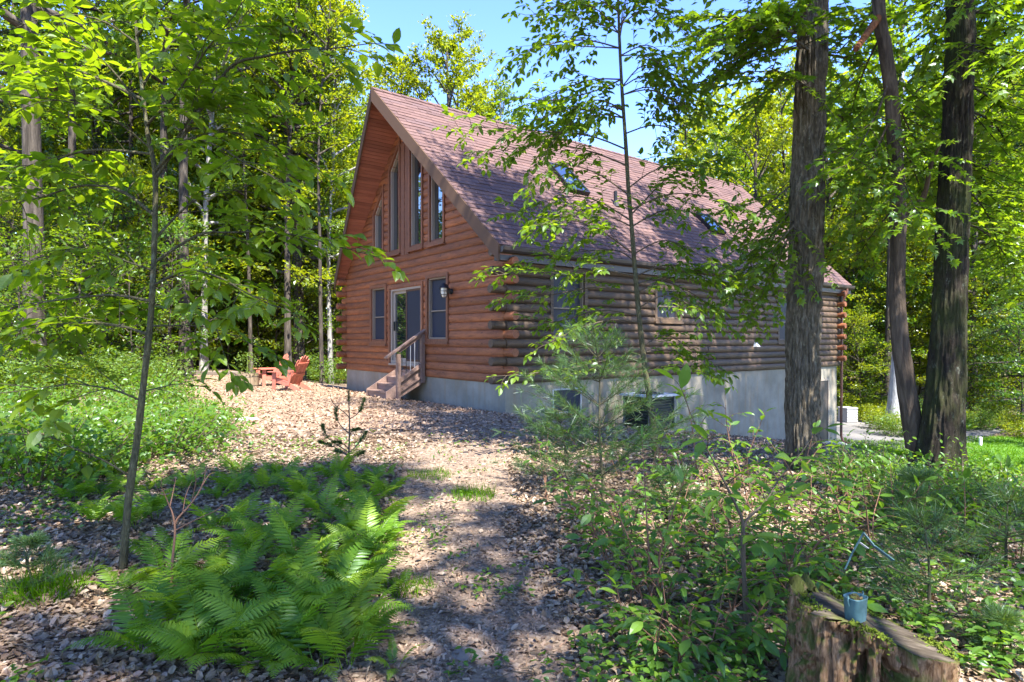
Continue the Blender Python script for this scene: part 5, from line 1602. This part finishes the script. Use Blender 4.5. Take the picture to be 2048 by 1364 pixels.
rg = np.random.default_rng(8)
tb, LP, R, s = crown_leaves(rg, .62, .08, .34, 12, 420, 'round', .07)
b = MB(); bake(b, LEAF_LONG, LP, R, s, rg.random(len(LP)))
t = thing('potted_plant', 'bluish green plant growing in the wooden barrel', 'plant', p_ + [0, 0, .36])
b.build('foliage', M['leaf_bluish'], t)
b = MB(); b.tube([(0, 0, 0), (.01, 0, .3), (0, .02, .55)], [.012, .009, .004], 6); b.build('stem', M['stem_green'], t)

# ------------------------------------------------------------------ low bushes on the left and right
def bush_proto(seed, rad, h, n, leaf, T, mat):
    rg = np.random.default_rng(seed)
    b = MB(); st = MB()
    LP, LD = [], []
    for k in range(26):
        az = rg.uniform(0, 6.28); rr = rad * rg.random() ** .5
        e = np.array([math.cos(az) * rr, math.sin(az) * rr, h * rg.uniform(.55, 1.05) * (1 - .35 * (rr / rad) ** 2)])
        s0 = e * [.25, .25, 0]
        q = np.array([s0, (s0 + e) / 2 + [0, 0, .1 * h], e]); st.tube(q, [.006, .004, .002], 4, False)
        for j in range(n // 26):
            u = rg.random() ** .6
            p = s0 + (e - s0) * u + rg.normal(0, 1, 3) * [.14, .14, .08]
            LP.append(p); LD.append(np.array([math.cos(az), math.sin(az), .1]) + rg.normal(0, .7, 3))
    LP = np.array(LP); LP[:, 2] = np.maximum(LP[:, 2], .02)
    bake(b, T, LP, frames(np.array(LD), rand_up(len(LP), .5, rg)), leaf * rg.uniform(.6, 1.25, len(LP)), np.clip(rg.random(len(LP)) * .8 + .2 * (LP[:, 2] / h), 0, 1))
    return st.mesh('stems', M['twig']), b.mesh('foliage', mat)
BU = [bush_proto(1, .6, .55, 900, .062, LEAF_OVATE, M['leaf_low']), bush_proto(2, .75, .7, 1000, .07, LEAF_OVATE, M['leaf_low']), bush_proto(3, .55, .5, 900, .055, LEAF_LONG, M['leaf_shrub']), bush_proto(4, 1.1, 1.3, 2600, .085, LEAF_FAR, M['leaf_bluish']), bush_proto(5, 1.0, 1.1, 2600, .085, LEAF_FAR, M['leaf_yellow'])]
def bush(px, d, k, sc, label, group):
    p = ground_at(px, d)
    t = thing('low_bush', label, 'bush', p - [0, 0, .03], random.uniform(0, 6.28), group)
    t.scale = (sc, sc, sc * random.uniform(.85, 1.1))
    put('stems', BU[k][0], t); put('foliage', BU[k][1], t)
GLB = 'low green bushes on the left'
bl = [(30, 7.2), (95, 6.6), (150, 7.3), (210, 7.0), (265, 7.6), (320, 7.2), (375, 7.9), (60, 8.6), (130, 8.9), (195, 8.4), (260, 9.2), (325, 8.8), (385, 9.4), (20, 10.2), (90, 10.8), (160, 10.5), (235, 11.0), (300, 10.6), (365, 11.2), (410, 10.3), (-20, 8), (-30, 6.4), (40, 12.5), (130, 12.9), (220, 13.2), (300, 13), (350, 14.2), (430, 8.8), (180, 6.2), (70, 5.9)]
bll = ranked(bl, 'low bush in the left patch', ROW4)
for k, (px, d) in enumerate(bl):
    bush(px, d, [0, 1, 0, 2][k % 4], random.uniform(.85, 1.2), {6: 'low green bush at the edge of the clearing, closest to the chips', 0: 'low bush at the left edge of the photo', 28: 'low bush just left of the sapling trunk'}.get(k, bll[k]), GLB)
spots_42 = [(15, 13.5), (80, 15), (150, 16), (40, 17.5), (215, 17), (260, 19), (310, 18), (120, 20), (330, 23), (200, 23), (360, 27), (290, 26), (425, 29), (470, 31), (40, 24), (385, 31), (520, 31), (560, 30), (600, 31), (640, 30), (665, 25.5), (655, 28)]
spots_42_labels = ranked(spots_42, 'sunlit shrub edging the left woods', ROW3)
for k, (px, d) in enumerate(spots_42):
    bush(px, d, 3 + k % 2, random.uniform(.9, 1.5), spots_42_labels[k], 'shrubs at the back of the clearing')
spots_40 = [(1720, 28), (1745, 29.5), (1765, 28), (1705, 31), (1775, 25), (1790, 23.5), (1735, 33), (1960, 25), (2030, 25.5), (2000, 27), (1925, 26), (1820, 27), (2060, 23), (1850, 29), (1990, 30)]
spots_40_labels = ranked(spots_40, 'bright shrub beyond the driveway or lawn', ROW2)
for k, (px, d) in enumerate(spots_40):
    bush(px, d, 3 + (k + 1) % 2, random.uniform(.7, 1.15), spots_40_labels[k], 'shrubs beyond the driveway')
spots_35 = [(1700, 8.6), (1745, 9.2), (1800, 8.0), (1960, 6.6), (2010, 7.0), (2050, 6.2), (1920, 5.8), (1990, 5.4), (2050, 5.0), (1800, 5.2), (1700, 6.6), (1860, 5.4), (1950, 4.8), (1760, 6.2)]
spots_35_labels = ranked(spots_35, 'dark low bush near the right trunks', ROW2)
for k, (px, d) in enumerate(spots_35):
    bush(px, d, 2, random.uniform(.7, 1.1), spots_35_labels[k], 'bushes around the right trunks')

# ------------------------------------------------------------------ pines
def needles(mb, p, d, rg, n, L_, w, spread, r=.5):
    """a tuft of needles around twig end p pointing along d"""
    d = np.asarray(d) / np.linalg.norm(d)
    D = d + rg.normal(0, spread, (n, 3)); D /= np.linalg.norm(D, axis=1)[:, None]
    X = np.cross(D, rg.normal(0, 1, (n, 3))); X /= np.linalg.norm(X, axis=1)[:, None]
    ln = L_ * rg.uniform(.7, 1.1, n)[:, None]
    a = p + rg.normal(0, .006, (n, 3))
    bend = np.array([0, 0, -.12]) * ln
    V = np.stack([a - X * w / 2, a + X * w / 2, a + D * ln * .6 + X * w * .4 + bend * .3, a + D * ln + bend, a + D * ln * .6 - X * w * .4 + bend * .3], 1).reshape(-1, 3)
    i = np.arange(n)[:, None] * 5
    F = np.concatenate([np.concatenate([i, i + 1, i + 2], 1), np.concatenate([i, i + 2, i + 4], 1), np.concatenate([i + 4, i + 2, i + 3], 1)])
    mb.add(V, F, np.tile(np.clip(r + rg.normal(0, .2, n), 0, 1), 3))

def white_pine(label, px, py, toppx, toppy, whorls, blen, seed, nL=.09, w=.0032, dens=36, name='pine_sapling', lean=0):
    rg = np.random.default_rng(seed)
    g = G(px, py); top = P(toppx, toppy, g[1] + lean)
    t = thing(name, label, 'pine', g)
    b = MB(); nb = MB()
    m = 12; tt = np.linspace(0, 1, m)
    Q = g + (top - g) * tt[:, None] + np.outer(np.sin(tt * 7 + seed), [.012, .01, 0]); Q[0] = g - [0, 0, .05]
    H = top[2] - g[2]
    b.tube(Q - g, np.linspace(.007 + .007 * H, .003, m), 8)
    needles(nb, Q[-1] - g, (0, 0, 1), rg, dens, nL, w, .35, .8)
    for k in range(whorls):
        f = .16 + .80 * k / max(1, whorls - 1)
        p = g + (top - g) * f - g
        nbr = rg.integers(4, 6)
        for j in range(nbr):
            az = j * 6.28 / nbr + k * .9 + rg.normal(0, .25)
            l = blen * (1.15 - .85 * f) * rg.uniform(.7, 1.15)
            el = rg.normal(.25 + .35 * f, .12)
            d = np.array([math.cos(az) * math.cos(el), math.sin(az) * math.cos(el), math.sin(el)])
            s = np.linspace(0, 1, 6); q = p + np.outer(s * l, d) + np.outer(s * s * l * .15, [0, 0, 1])
            b.tube(q, np.linspace(.005, .0018, 6), 5)
            nt = max(3, int(l / .05))
            for e in range(nt + 1):
                a = .35 + .65 * e / nt
                c = p + d * l * a + np.array([0, 0, 1]) * a * a * l * .15
                needles(nb, c, d + [0, 0, .25], rg, dens // (1 if e == nt else 2), nL, w, .55, .5 + .3 * a)
            for sd in (-1, 1):
                for a in (.45, .7):
                    c = p + d * l * a; x = np.cross(d, [0, 0, 1]); dd = d * .6 + x * sd * .8; dd /= np.linalg.norm(dd)
                    l2 = l * .4; b.tube([c, c + dd * l2 + [0, 0, .02]], [.003, .0015], 4)
                    for u in (.5, 1.0): needles(nb, c + dd * l2 * u, dd + [0, 0, .25], rg, dens // 2, nL, w, .5, .6)
    b.build('stem', M['bark_sap'], t, True); nb.build('needles', M['needle'], t)
    return t
white_pine('feathery white pine sapling in front of the house corner', 1206, 1000, 1195, 705, 6, 1.0, 71, .12, .0030, 26)
white_pine('second smaller white pine beside the feathery one, nearer the path', 1140, 985, 1120, 840, 4, .6, 72, .10, .0030, 24)
white_pine('young white pine with long needles behind the rotten stump', 1862, 1255, 1852, 1050, 4, .36, 73, .105, .0024, 15)
white_pine('tiny pine seedling at the lower right corner', 2000, 1310, 2003, 1245, 2, .16, 74, .075, .0022, 34)
white_pine('small dark pine left of the sapling trunk', 56, 1195, 60, 1090, 3, .22, 75, .06, .003, 26)
white_pine('white pine branch tips low at the right edge', 2010, 1150, 2015, 1000, 4, .36, 76, .1, .0024, 16)
white_pine('bluish white pine in the shade right of the feathery one', 1330, 1040, 1345, 960, 3, .35, 77, .085, .0034, 30)
white_pine('white pine seedling before the mossy trunk base', 1835, 1075, 1832, 960, 3, .3, 78, .1, .0028, 30)

# small dark pitch pine seedling on the edge of the clearing
g = G(697, 955)
t = thing('pine_seedling', 'small dark pine seedling with upturned branches at the edge of the clearing', 'pine', g)
rg = np.random.default_rng(79)
b = MB(); nb = MB(); D_ = g[1]
main = [P(697, 955, D_), P(698, 900, D_), P(699, 850, D_), P(698, 810, D_), P(697, 782, D_)]
b.tube(smooth_path(np.array(main) - g, 14), np.linspace(.011, .004, 14), 8)
brs = [([(699, 838), (712, 830), (722, 818), (728, 800)], .05, 1), ([(699, 836), (690, 826), (676, 815), (664, 803), (660, 787)], -.06, 0), ([(698, 866), (685, 855), (676, 843), (672, 828), (673, 818)], .08, 1), ([(698, 905), (710, 895), (722, 880), (731, 866)], .1, 1),
       ([(698, 905), (680, 893), (660, 880), (648, 860), (646, 852)], .05, 1), ([(698, 912), (680, 900), (655, 888), (640, 884)], -.12, 1), ([(698, 900), (690, 890), (680, 886), (668, 884)], -.2, 1), ([(698, 920), (712, 912), (726, 905)], -.15, 1), ([(699, 872), (704, 862), (716, 858)], -.25, 1), ([(698, 915), (686, 906), (672, 902)], .2, 1)]
for pts, dz, nd in brs:
    q = np.array([P(px, py, D_ + dz * i / (len(pts) - 1)) for i, (px, py) in enumerate(pts)]) - g
    q = smooth_path(q, 10); b.tube(q, np.linspace(.006, .003, 10), 6)
    if nd:
        for i in range(5, 10): needles(nb, q[i], q[i] - q[i - 1] + [0, 0, .01], rg, 44, .05, .0045, .6, .35)
for zz in (.86, .9, .94, .98): needles(nb, np.array(main[3]) - g + (np.array(main[4]) - np.array(main[3])) * (zz - .8) * 5, (0, 0, 1), rg, 30, .045, .004, .6, .35)
b.build('stem', M['twig'], t, True); nb.build('needles', M['needle_dark'], t)

# bare brown twig shrub among the ferns
g = G(338, 1185); D_ = g[1]
t = thing('bare_shrub', 'leafless brown shrub with forked twigs among the ferns', 'shrub', g)
b = MB()
for pts, dz, r0 in (([(342, 1185), (345, 1120), (350, 1065), (346, 1030), (338, 1010)], 0, .009), ([(350, 1065), (353, 1040), (380, 1010), (405, 970), (413, 930)], .1, .007), ([(340, 1015), (330, 990), (322, 970), (325, 955)], -.1, .004), ([(340, 1012), (346, 985), (352, 955)], .1, .004), ([(352, 1060), (390, 1040), (430, 1022), (445, 1010)], -.15, .0045),
                    ([(366, 1022), (372, 990), (385, 960)], .1, .003), ([(384, 1000), (392, 960), (385, 935)], -.1, .003), ([(330, 990), (318, 985), (310, 965)], .1, .003), ([(405, 970), (418, 950), (430, 945)], .05, .003)):
    q = np.array([P(px, py, D_ + dz * i / (len(pts) - 1)) for i, (px, py) in enumerate(pts)]) - g
    b.tube(smooth_path(q, 12), np.linspace(r0, r0 * .4, 12), 6)
b.build('stems', M['twig_red'], t, True)

# ------------------------------------------------------------------ rotten stump with the tin pail
m = MT('rotten wood')
v = m.coords((34, 34, 6.0))
n = m.noise(v, 1.8, 10, .75, .5); pits = m.voro(m.coords((14, 14, 8)), 1.6)
c = m.ramp(n, [(.22, (.035, .019, .011)), (.40, (.14, .072, .033)), (.56, (.29, .185, .105)), (.76, (.45, .345, .23))])
c = m.mix(m.ramp(pits, [(.08, (.8, .8, .8)), (.2, (0, 0, 0))]), c, (.045, .025, .015))
geo = m.N('ShaderNodeNewGeometry'); sepn = m.N('ShaderNodeSeparateXYZ'); m.L(geo.outputs['Normal'], sepn.inputs[0])
ms = m.math('ADD', m.math('MULTIPLY', sepn.outputs[2], .35), m.noise(m.coords((4, 4, 2.4)), 1.6, 5, .65))
c = m.mix(m.ramp(ms, [(.52, (0, 0, 0)), (.68, (.85, .85, .85))]), c, (.075, .105, .018))
M['rotten'] = m.pbr(c, .95, m.bump(m.math('ADD', n, m.math('MULTIPLY', pits, .8)), 1.0, .02), spec=.15)
m = MT('weathered stump top')
n = m.noise(m.coords((5, 26, 5)), 1.5, 6, .65)
c = m.ramp(n, [(.3, (.03, .024, .018)), (.55, (.075, .062, .048)), (.8, (.17, .145, .115))])
c = m.mix(m.ramp(m.noise(m.coords(), 9, 4), [(.55, (0, 0, 0)), (.68, (.7, .7, .7))]), c, (.10, .13, .02))
M['stump_top'] = m.pbr(c, 1.0, m.bump(n, .8, .012), spec=.0)
m = MT('moss')
n = m.noise(m.coords(), 60, 4)
M['moss'] = m.pbr(m.ramp(n, [(.3, (.05, .085, .01)), (.7, (.16, .2, .025))]), 1.0, m.bump(n, .9, .02), spec=.05)
m = MT('grey splinter')
n = m.noise(m.coords((20, 20, 4)), 2, 5)
M['splinter'] = m.pbr(m.ramp(n, [(.3, (.10, .08, .06)), (.7, (.34, .3, .25))]), .95, m.bump(n, .6, .01), spec=.1)
m = MT('teal tin')
n = m.noise(m.coords(), 22, 5)
M['teal'] = m.pbr(m.ramp(n, [(.3, (.03, .075, .085)), (.6, (.065, .14, .155)), (.8, (.10, .18, .185))]), .5, m.bump(n, .2, .004), metal=.15)

SD = 2.25
sc_ = P(1738, 1300, SD)
gz = TZ(sc_[0], sc_[1] + .2)
sc_ = P(1738, 1300, SD + .22)
SC0 = np.array([sc_[0], SD + .22, gz])
stump = thing('tree_stump', 'rotten mossy tree stump with slanted weathered top in the lower right corner', 'stump', SC0)
rg = np.random.default_rng(91)
nseg, nz = 220, 110
th = np.linspace(0, 2 * np.pi, nseg, endpoint=False)
ct, stt = np.cos(th), np.sin(th)
# slanted top: falls to the right, torn splinters at the back left
def top_h(x, y):
    return .445 - .38 * (x + .25) * np.clip((x + .25) / .3, .0, 1) * .8 + .02 * (y)
V = []
Rb = .226 * (1 + .10 * np.cos(2 * th + .6) + .08 * (vnoise(np.c_[ct * 2, stt * 2, th * 0]) - .5) * 2)
for k in range(nz):
    f = k / (nz - 1)
    fl_ = 1 + .32 * np.exp(-f / .16)
    r = Rb * fl_
    x0, y0 = r * ct * 1.08, r * stt * .92
    aw = np.exp(-((th - 2.45) / .62) ** 2)
    H_ = top_h(x0, y0) + aw * (.02 + .11 * fbm(np.c_[ct * 9, stt * 9, th * 0], 3)) * np.clip(fbm(np.c_[ct * 22, stt * 22, th * 0 + 3], 2) * 2.2 - .35, 0, 1)
    zz = -.15 + (H_ + .15) * f
    q = np.c_[ct * 13, stt * 13, zz * 9 + 3]
    fib = 1 - np.abs(2 * fbm(q * [1.0, 1.0, .6], 3) - 1) * 1.6
    hol = np.clip(fbm(np.c_[ct * 5.5, stt * 5.5, zz * 11], 3) - .52, 0, 1) * 3.4
    e = .055 * (fib - .5) - .17 * hol * np.clip((.97 - f) * 6, 0, 1) * np.clip(f * 4, 0, 1)
    rr = r * (1 + 0 * f) + e
    V.append(np.c_[rr * ct * 1.08, rr * stt * .92, zz])
V = np.array(V)
b = MB(); i = np.arange(nz - 1)[:, None] * nseg; j = np.arange(nseg)[None]; k = (j + 1) % nseg
V = np.concatenate([V, V[-1:] * [.84, .84, 1] - [0, 0, .05]]); i = np.arange(nz)[:, None] * nseg
b.add(V.reshape(-1, 3), np.stack([i + j, i + k, i + nseg + k, i + nseg + j], -1).reshape(-1, 4))
b.build('stump_body', M['rotten'], stump, True)
# weathered top surface and moss cushions round its rim
ring = V[-2].copy(); ring[:, 2] = top_h(ring[:, 0], ring[:, 1])
b = MB(); rings = []
for s in (1.0, .8, .55, .3, .1):
    q = ring * [s, s, 1]
    q[:, 2] = top_h(q[:, 0], q[:, 1]) - .012 * (1 - s) + .02 * (fbm(np.c_[q[:, 0] * 9, q[:, 1] * 30, q[:, 0] * 0], 3) - .5)
    rings.append(q)
Vt = np.concatenate(rings); i = np.arange(4)[:, None] * nseg
b.add(Vt, np.stack([i + j, i + k, i + nseg + k, i + nseg + j], -1).reshape(-1, 4)); b.add(rings[-1], [list(range(nseg))])
b.build('stump_top', M['stump_top'], stump, True)
b = MB(); tpos = []
for q in range(2600):
    a = rg.uniform(0, 6.28); s = rg.normal(.94, .08)
    if vnoise(np.array([math.cos(a) * 2.1, math.sin(a) * 2.1, 4.0])) < .38: continue
    ii = int(a / (2 * np.pi) * nseg) % nseg
    p = ring[ii] * [min(s, 1.04), min(s, 1.04), 1]; p[2] = top_h(p[0], p[1]) + .004 - max(0, s - 1) * .5
    tpos.append(p)
tpos = np.array(tpos)
bake(b, LEAF_FAR, tpos, frames(rg.normal(0, 1, (len(tpos), 3)) + [0, 0, .5], rand_up(len(tpos), .9, rg)), rg.uniform(.008, .02, len(tpos)), rg.random(len(tpos)))
tag(b.build('moss_tufts', M['moss'], stump), kind='stuff')
pp = P(1711, 1212, SD + .16); lx, ly = pp[0] - SC0[0], 0.0
pz = float(top_h(np.array(lx), np.array(-.06)))
pail = thing('tin_pail', 'small weathered teal tin pail holding bits of bark on the stump', 'pail', SC0 + [lx, -.06, pz + .002], .5)
b = MB(); n = 28; th2 = np.linspace(0, 2 * np.pi, n, endpoint=False)
def oval(rx, ry, z): return np.c_[rx * np.sign(np.cos(th2)) * np.abs(np.cos(th2)) ** .6, ry * np.sign(np.sin(th2)) * np.abs(np.sin(th2)) ** .6, np.full(n, z)]
rs = [oval(.036, .03, 0), oval(.039, .032, .03), oval(.041, .034, .085), oval(.043, .036, .09), oval(.040, .033, .09), oval(.037, .03, .02)]
Vp = np.concatenate(rs); i = np.arange(5)[:, None] * n; j = np.arange(n)[None]; k = (j + 1) % n
b.add(Vp, np.stack([i + j, i + k, i + n + k, i + n + j], -1).reshape(-1, 4)); b.add(rs[0], [list(range(n))[::-1]]); b.add(rs[-1], [list(range(n))])
b.build('pail_body', M['teal'], pail, True)
for s in (-1, 1):
    b = MB(); b.tube([(s * .042, 0, .06), (s * .05, 0, .08), (s * .047, 0, .1), (s * .04, 0, .088)], .0035, 6); b.build('ear', M['teal'], pail, True)
b = MB()
for q in range(16):
    b.box((rg.uniform(-.026, .026), rg.uniform(-.02, .02), .075 + rg.uniform(0, .016)), (.02, .012, .006), np.array(Matrix.Rotation(rg.uniform(0, 3), 3, 'Z') @ Matrix.Rotation(rg.normal(0, .4), 3, 'X')))
b.build('bark_bits', M['rotten'], pail)
# bent teal strip stuck in the torn wood behind the pail
q = [P(1690, 1138, SD + .28), P(1705, 1105, SD + .27), P(1727, 1066, SD + .25)]
q2 = [P(1727, 1066, SD + .25), P(1748, 1092, SD + .22), P(1785, 1120, SD + .2)]
o0 = q[0]
ms_ = thing('metal_strip', 'thin bent teal metal strip standing behind the tin pail', 'metal strip', o0)
b = MB()
for a, c in zip(q[:-1], q[1:]): b.bar(a - o0, c - o0 + (c - a) * .03, .006, .004, (0, 1, .3))
b.build('upright', M['teal'], ms_)
b = MB()
for a, c in zip(q2[:-1], q2[1:]): b.bar(a - o0, c - o0 + (c - a) * .03, .016, .003, (0, .6, 1))
b.build('bent_arm', M['teal'], ms_)
b = MB(); a, c = P(1719, 1085, SD + .24), P(1736, 1097, SD + .23); b.bar(a - o0, c - o0, .014, .002, (0, .5, 1)); b.build('tab', M['grey_plastic'], ms_)

# ------------------------------------------------------------------ leaf litter, chips, grass
rg = np.random.default_rng(101)
def scatter_view(n, pxr, d0, d1, pw=1.0):
    d = d0 * (d1 / d0) ** (rg.random(n) ** pw)
    px = rg.uniform(pxr[0], pxr[1], n)
    x = (px - 1024) / F_PX * d
    return x, d
def ground_cover(name, n, pxr, d0, d1, T, mat, size, tilt, lift, mask=None, label=None, pw=1.0, rr=None):
    x, y = scatter_view(n, pxr, d0, d1, pw)
    if mask is not None:
        k = mask(x, y); x, y = x[k], y[k]
    z = terrain(x, y) + lift * rg.random(len(x))
    L_ = np.stack([x, y, z], -1)
    D = rg.normal(0, 1, (len(x), 3)); D[:, 2] *= tilt
    b = MB(); r = rg.random(len(x)) if rr is None else np.clip(rg.normal(rr, .25, len(x)), 0, 1)
    bake(b, T, L_, frames(D, rand_up(len(x), tilt, rg)), size * rg.uniform(.6, 1.3, len(x)), r)
    return tag(b.build(name, mat), label, None, None, 'stuff')
inhouse = lambda x, y: ~((uv_house(x, y)[0] > -.02) & (uv_house(x, y)[1] > -.02))
ground_cover('leaf_litter', 118000, (-160, 2220), 1.9, 9.0, LEAF_LIT, M['litter'], .045, .3, .025, lambda x, y: inhouse(x, y) & ~pad_mask(x, y) & ((np.abs(path_off(x, y)) > .95) | (rg.random(len(x)) < .10)), 'dry fallen leaves carpeting the shaded ground', .9)
ground_cover('path_litter', 42000, (560, 1250), 1.9, 10.5, CHIP, M['chip'], .027, .4, .012, lambda x, y: np.abs(path_off(x, y)) < 1.15, 'crushed leaf bits trodden into the footpath', .9)
ground_cover('leaf_litter', 26000, (300, 2110), 8.0, 22.0, LEAF_LIT, M['litter'], .07, .35, .03, lambda x, y: inhouse(x, y) & ~pad_mask(x, y) & ~drive_mask(x, y) & ~lawn_mask(x, y), 'dry fallen leaves farther back along the house wall', .9)
ground_cover('wood_chips', 40000, (330, 1130), 8.2, 25.0, CHIP, M['chip'], .06, .3, .03, pad_mask, 'tan wood chips and dry leaves on the sunny clearing', .85)
ground_cover('wood_chips', 7000, (330, 1130), 8.2, 22.0, LEAF_LIT, M['chip'], .07, .35, .03, pad_mask, 'curled dry leaves over the sunny clearing', .85)
b = MB()
x, y = scatter_view(420, (-40, 2090), 2.0, 9.5)
k = inhouse(x, y); x, y = x[k], y[k]
for q in range(len(x)):
    a = rg.uniform(0, 6.28); l = rg.uniform(.05, .3); p0 = np.array([x[q], y[q], TZ(x[q], y[q]) + .02]); e = p0 + [l * math.cos(a), l * math.sin(a), 0]; e[2] = TZ(e[0], e[1]) + rg.uniform(.015, .05)
    b.tube([p0, (p0 + e) / 2 + rg.normal(0, .012, 3), e], [.004, .0035, .002], 4, False)
tag(b.build('fallen_twigs', M['twig']), 'thin fallen twigs lying over the leaves', None, None, 'stuff')
def grass(name, n, mask, px, d0, d1, h, label, w=.006):
    x, y = scatter_view(n, px, d0, d1, .8)
    k = mask(x, y); x, y = x[k], y[k]
    b = MB(); m_ = len(x)
    base = np.stack([x, y, terrain(x, y) - .005], -1)
    D = rg.normal(0, .35, (m_, 3)); D[:, 2] = 1; D /= np.linalg.norm(D, axis=1)[:, None]
    X = np.cross(D, rg.normal(0, 1, (m_, 3))); X /= np.linalg.norm(X, axis=1)[:, None]
    hh = h * rg.uniform(.5, 1.2, m_)[:, None]
    V = np.stack([base - X * w, base + X * w, base + D * hh + rg.normal(0, .2, (m_, 3)) * hh * [1, 1, 0]], 1).reshape(-1, 3)
    b.add(V, np.arange(m_ * 3).reshape(-1, 3), rg.random(m_))
    return tag(b.build(name, M['grass']), label, None, None, 'stuff')
grass('lawn_grass', 70000, lawn_mask, (1500, 2300), 13, 27, .11, 'short bright grass on the lawn at the right', .012)
def tuft_mask(cx, cy, r): return lambda x, y: ((x - cx) ** 2 + (y - cy) ** 2) < r * r * rg.uniform(.2, 1.3, len(x))
for (px, py, r, h, lb) in ((945, 995, .22, .13, 'small bright tuft of grass on the path'), (860, 955, .25, .09, 'thin grass sprinkled where path meets clearing'), (815, 1185, .16, .08, 'thin grass at the left path edge'), (90, 1195, .2, .2, 'grass clump at the bottom left in the sun')):
    g = G(px, py)
    b = MB(); n = 420
    a = rg.uniform(0, 6.28, n); q = r * rg.random(n) ** .6
    x, y = g[0] + q * np.cos(a), g[1] + q * np.sin(a)
    base = np.stack([x, y, terrain(x, y) - .005], -1)
    D = rg.normal(0, .45, (n, 3)); D[:, 2] = 1; D /= np.linalg.norm(D, axis=1)[:, None]
    X = np.cross(D, rg.normal(0, 1, (n, 3))); X /= np.linalg.norm(X, axis=1)[:, None]
    hh = h * rg.uniform(.5, 1.3, n)[:, None]
    V = np.stack([base - X * .003, base + X * .003, base + D * hh], 1).reshape(-1, 3) - g
    b.add(V, np.arange(n * 3).reshape(-1, 3), rg.random(n))
    o = b.build('grass_tuft', M['grass']); o.location = [float(c) for c in g]; tag(o, lb, 'grass', kind='stuff')
# tiny green seedlings through the litter
def seedlings(name, n, px, d0, d1, mask, label, size=.05, mat='leaf_low', lift=.10):
    x, y = scatter_view(n, px, d0, d1, .9)
    k = mask(x, y) & (vnoise(np.stack([x * 1.3, y * 1.3, x * 0 + 7], -1)) > .52); x, y = x[k], y[k]
    m_ = len(x); c = 5
    X = np.repeat(x, c) + rg.normal(0, .035, m_ * c); Y = np.repeat(y, c) + rg.normal(0, .035, m_ * c)
    Z = terrain(X, Y) + np.repeat(rg.uniform(.03, lift, m_), c) + rg.normal(0, .012, m_ * c)
    b = MB(); D = rg.normal(0, 1, (m_ * c, 3)); D[:, 2] *= .3
    bake(b, LEAF_OVATE, np.stack([X, Y, Z], -1), frames(D, rand_up(m_ * c, .35, rg)), size * rg.uniform(.5, 1.2, m_ * c), rg.random(m_ * c))
    return tag(b.build(name, M[mat]), label, None, None, 'stuff')
seedlings('ground_seedlings', 1500, (0, 780), 2.2, 8.5, lambda x, y: ~pad_mask(x, y), 'tiny green seedlings through the leaves on the left')
seedlings('ground_seedlings', 2600, (1150, 2080), 2.4, 11, lambda x, y: inhouse(x, y), 'tiny green seedlings through the leaves on the right', .055, 'leaf_shrub', .16)
seedlings('ground_seedlings', 350, (740, 1180), 2.2, 9, lambda x, y: ~pad_mask(x, y), 'scattered tiny seedlings on the path', .04)
